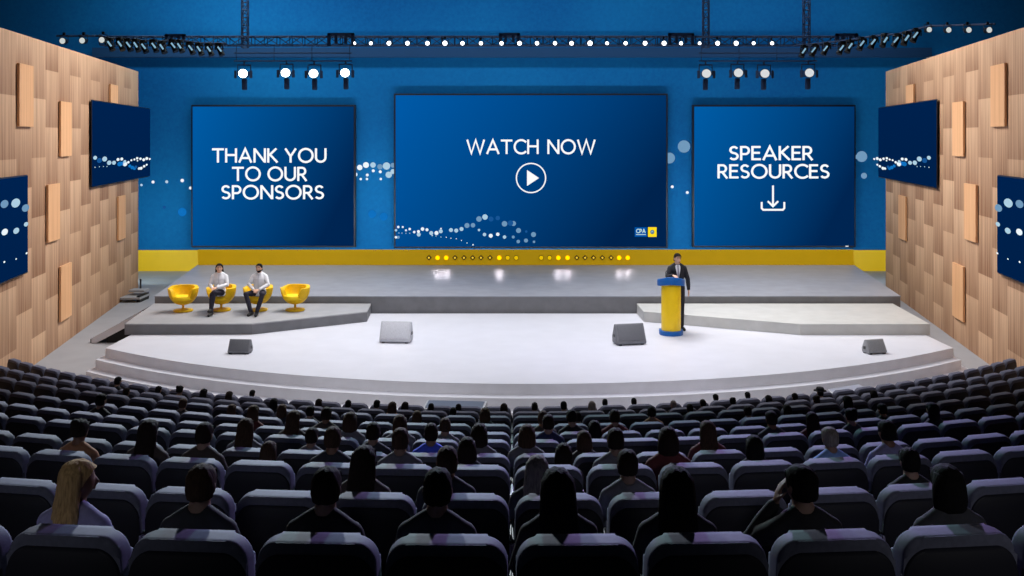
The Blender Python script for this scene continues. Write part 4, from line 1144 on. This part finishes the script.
drape('shirt_front', [(.60, -.045, .045), (.56, -.058, .058), (.53, -.058, .058), (.48, -.048, .048), (.42, -.036, .036), (.36, -.024, .024), (.30, -.012, .012), (.26, -.003, .003)], M_shirt, .006)
drape('tie', [(.59, -.018, .018), (.55, -.013, .013), (.48, -.018, .018), (.40, -.022, .022), (.34, -.018, .018), (.30, -.004, .004)], mat('pale_tie', (150, 148, 160), .5), .012)
tmp.free()

# ------------------------------------------------------------------ light
w = bpy.data.worlds.new('world'); sc.world = w; w.use_nodes = True
w.node_tree.nodes['Background'].inputs[0].default_value = (.30, .42, .6, 1); w.node_tree.nodes['Background'].inputs[1].default_value = .012
def aim(o, tgt): o.rotation_euler = (Vector(tgt) - Vector(o.location)).to_track_quat('-Z', 'Y').to_euler()
def area(name, loc, tgt, sx, sy, e, col=(1, 1, 1), spread=180):
    l = bpy.data.lights.new(name, 'AREA'); l.shape = 'RECTANGLE'; l.size = sx; l.size_y = sy; l.energy = e; l.color = col; l.spread = math.radians(spread)
    o = bpy.data.objects.new(name, l); COL.objects.link(o); o.location = loc; aim(o, tgt); return o
def spot(name, loc, tgt, e, ang, blend=.8, col=(1, 1, 1), r=.3):
    l = bpy.data.lights.new(name, 'SPOT'); l.energy = e; l.color = col; l.spot_size = math.radians(ang); l.spot_blend = blend; l.shadow_soft_size = r
    o = bpy.data.objects.new(name, l); COL.objects.link(o); o.location = loc; aim(o, tgt); return o
area('stage_wash', (.4, 23.6, 12.3), (.4, 22.8, 0), 13, 5, 520, (.93, .94, 1), 100)
spot('stage_centre_light', (-.5, 17, 12.3), (-.4, 20.6, 0), 500, 50, 1, (1, .99, 1))
spot('stage_right_light', (5.5, 17, 12.3), (5.6, 20.8, 0), 560, 44, 1, (1, .99, .97))
spot('platform_right_light', (7.5, 19, 12.3), (7.5, 24.6, 0), 900, 38, 1, (1, 1, .95))
for sx in (-5, 0, 5.5):
    spot('added_front_fill', (sx * .9, 7.5, 12.6), (sx, 21.5, .3), 2700, 42, 1, (1, .98, 1), .4)  # unseen fill added to brighten the step risers and faces
spot('violet_floor_light', (2.5, 16, 12.3), (2.2, 20.0, 0), 600, 26, 1, (.6, .5, 1))
for s in (-1, 1):
    area('timber_wash', (s * 3.0, 28.5, 12.2), (s * 11.5, 24.0, 2.5), 6, 5, 1050, (1, .97, .94), 110)
area('backdrop_wash_left', (-11, 34.6, 11.2), (-11.5, 38.5, 2), 7, .6, 330, (.8, 1, 1))
area('backdrop_wash_centre', (-1, 34.3, 11.4), (-1, 38.5, 3), 14, .6, 350, (.8, .95, 1))
area('backdrop_wash_right', (11, 34.6, 11.2), (11.5, 38.5, 2), 7, .6, 180, (.8, .92, 1))
area('added_backdrop_fill', (.3, 33.6, .15), (.3, 38.5, 4.2), 19, .4, 800, (.85, .97, 1))  # unseen fills added low behind the stage to brighten the backdrop
area('added_backdrop_fill_left', (-13.6, 34.4, .1), (-12.5, 38.5, 4), 1.6, .4, 110, (.8, 1, 1))
area('added_backdrop_fill_right', (13.6, 34.4, .1), (12.5, 38.5, 4), 1.6, .4, 90, (.8, .95, 1))
# coloured light thrown from the stage over the seats
spot('seat_light_left', (-5, 25, 12), (-3.0, 9.5, 2), 17000, 35, 1, (.84, .93, 1))
spot('seat_light_violet', (5, 25, 12), (1.8, 6, 2.4), 12500, 32, 1, (.60, .45, 1))
spot('seat_light_teal', (0, 25, 12), (1.4, 8, 2), 5500, 38, 1, (.45, .95, .90))
# added unseen spots behind the camera, standing in for haze at the near corners
spot('haze_fill', (-3.5, -1.5, 6), (-2.6, 4.4, 2.7), 170, 36, 1, (.95, .97, 1))
spot('haze_fill', (4.2, -1.5, 6), (2.6, 3.7, 2.55), 260, 36, 1, (1, .99, .98))
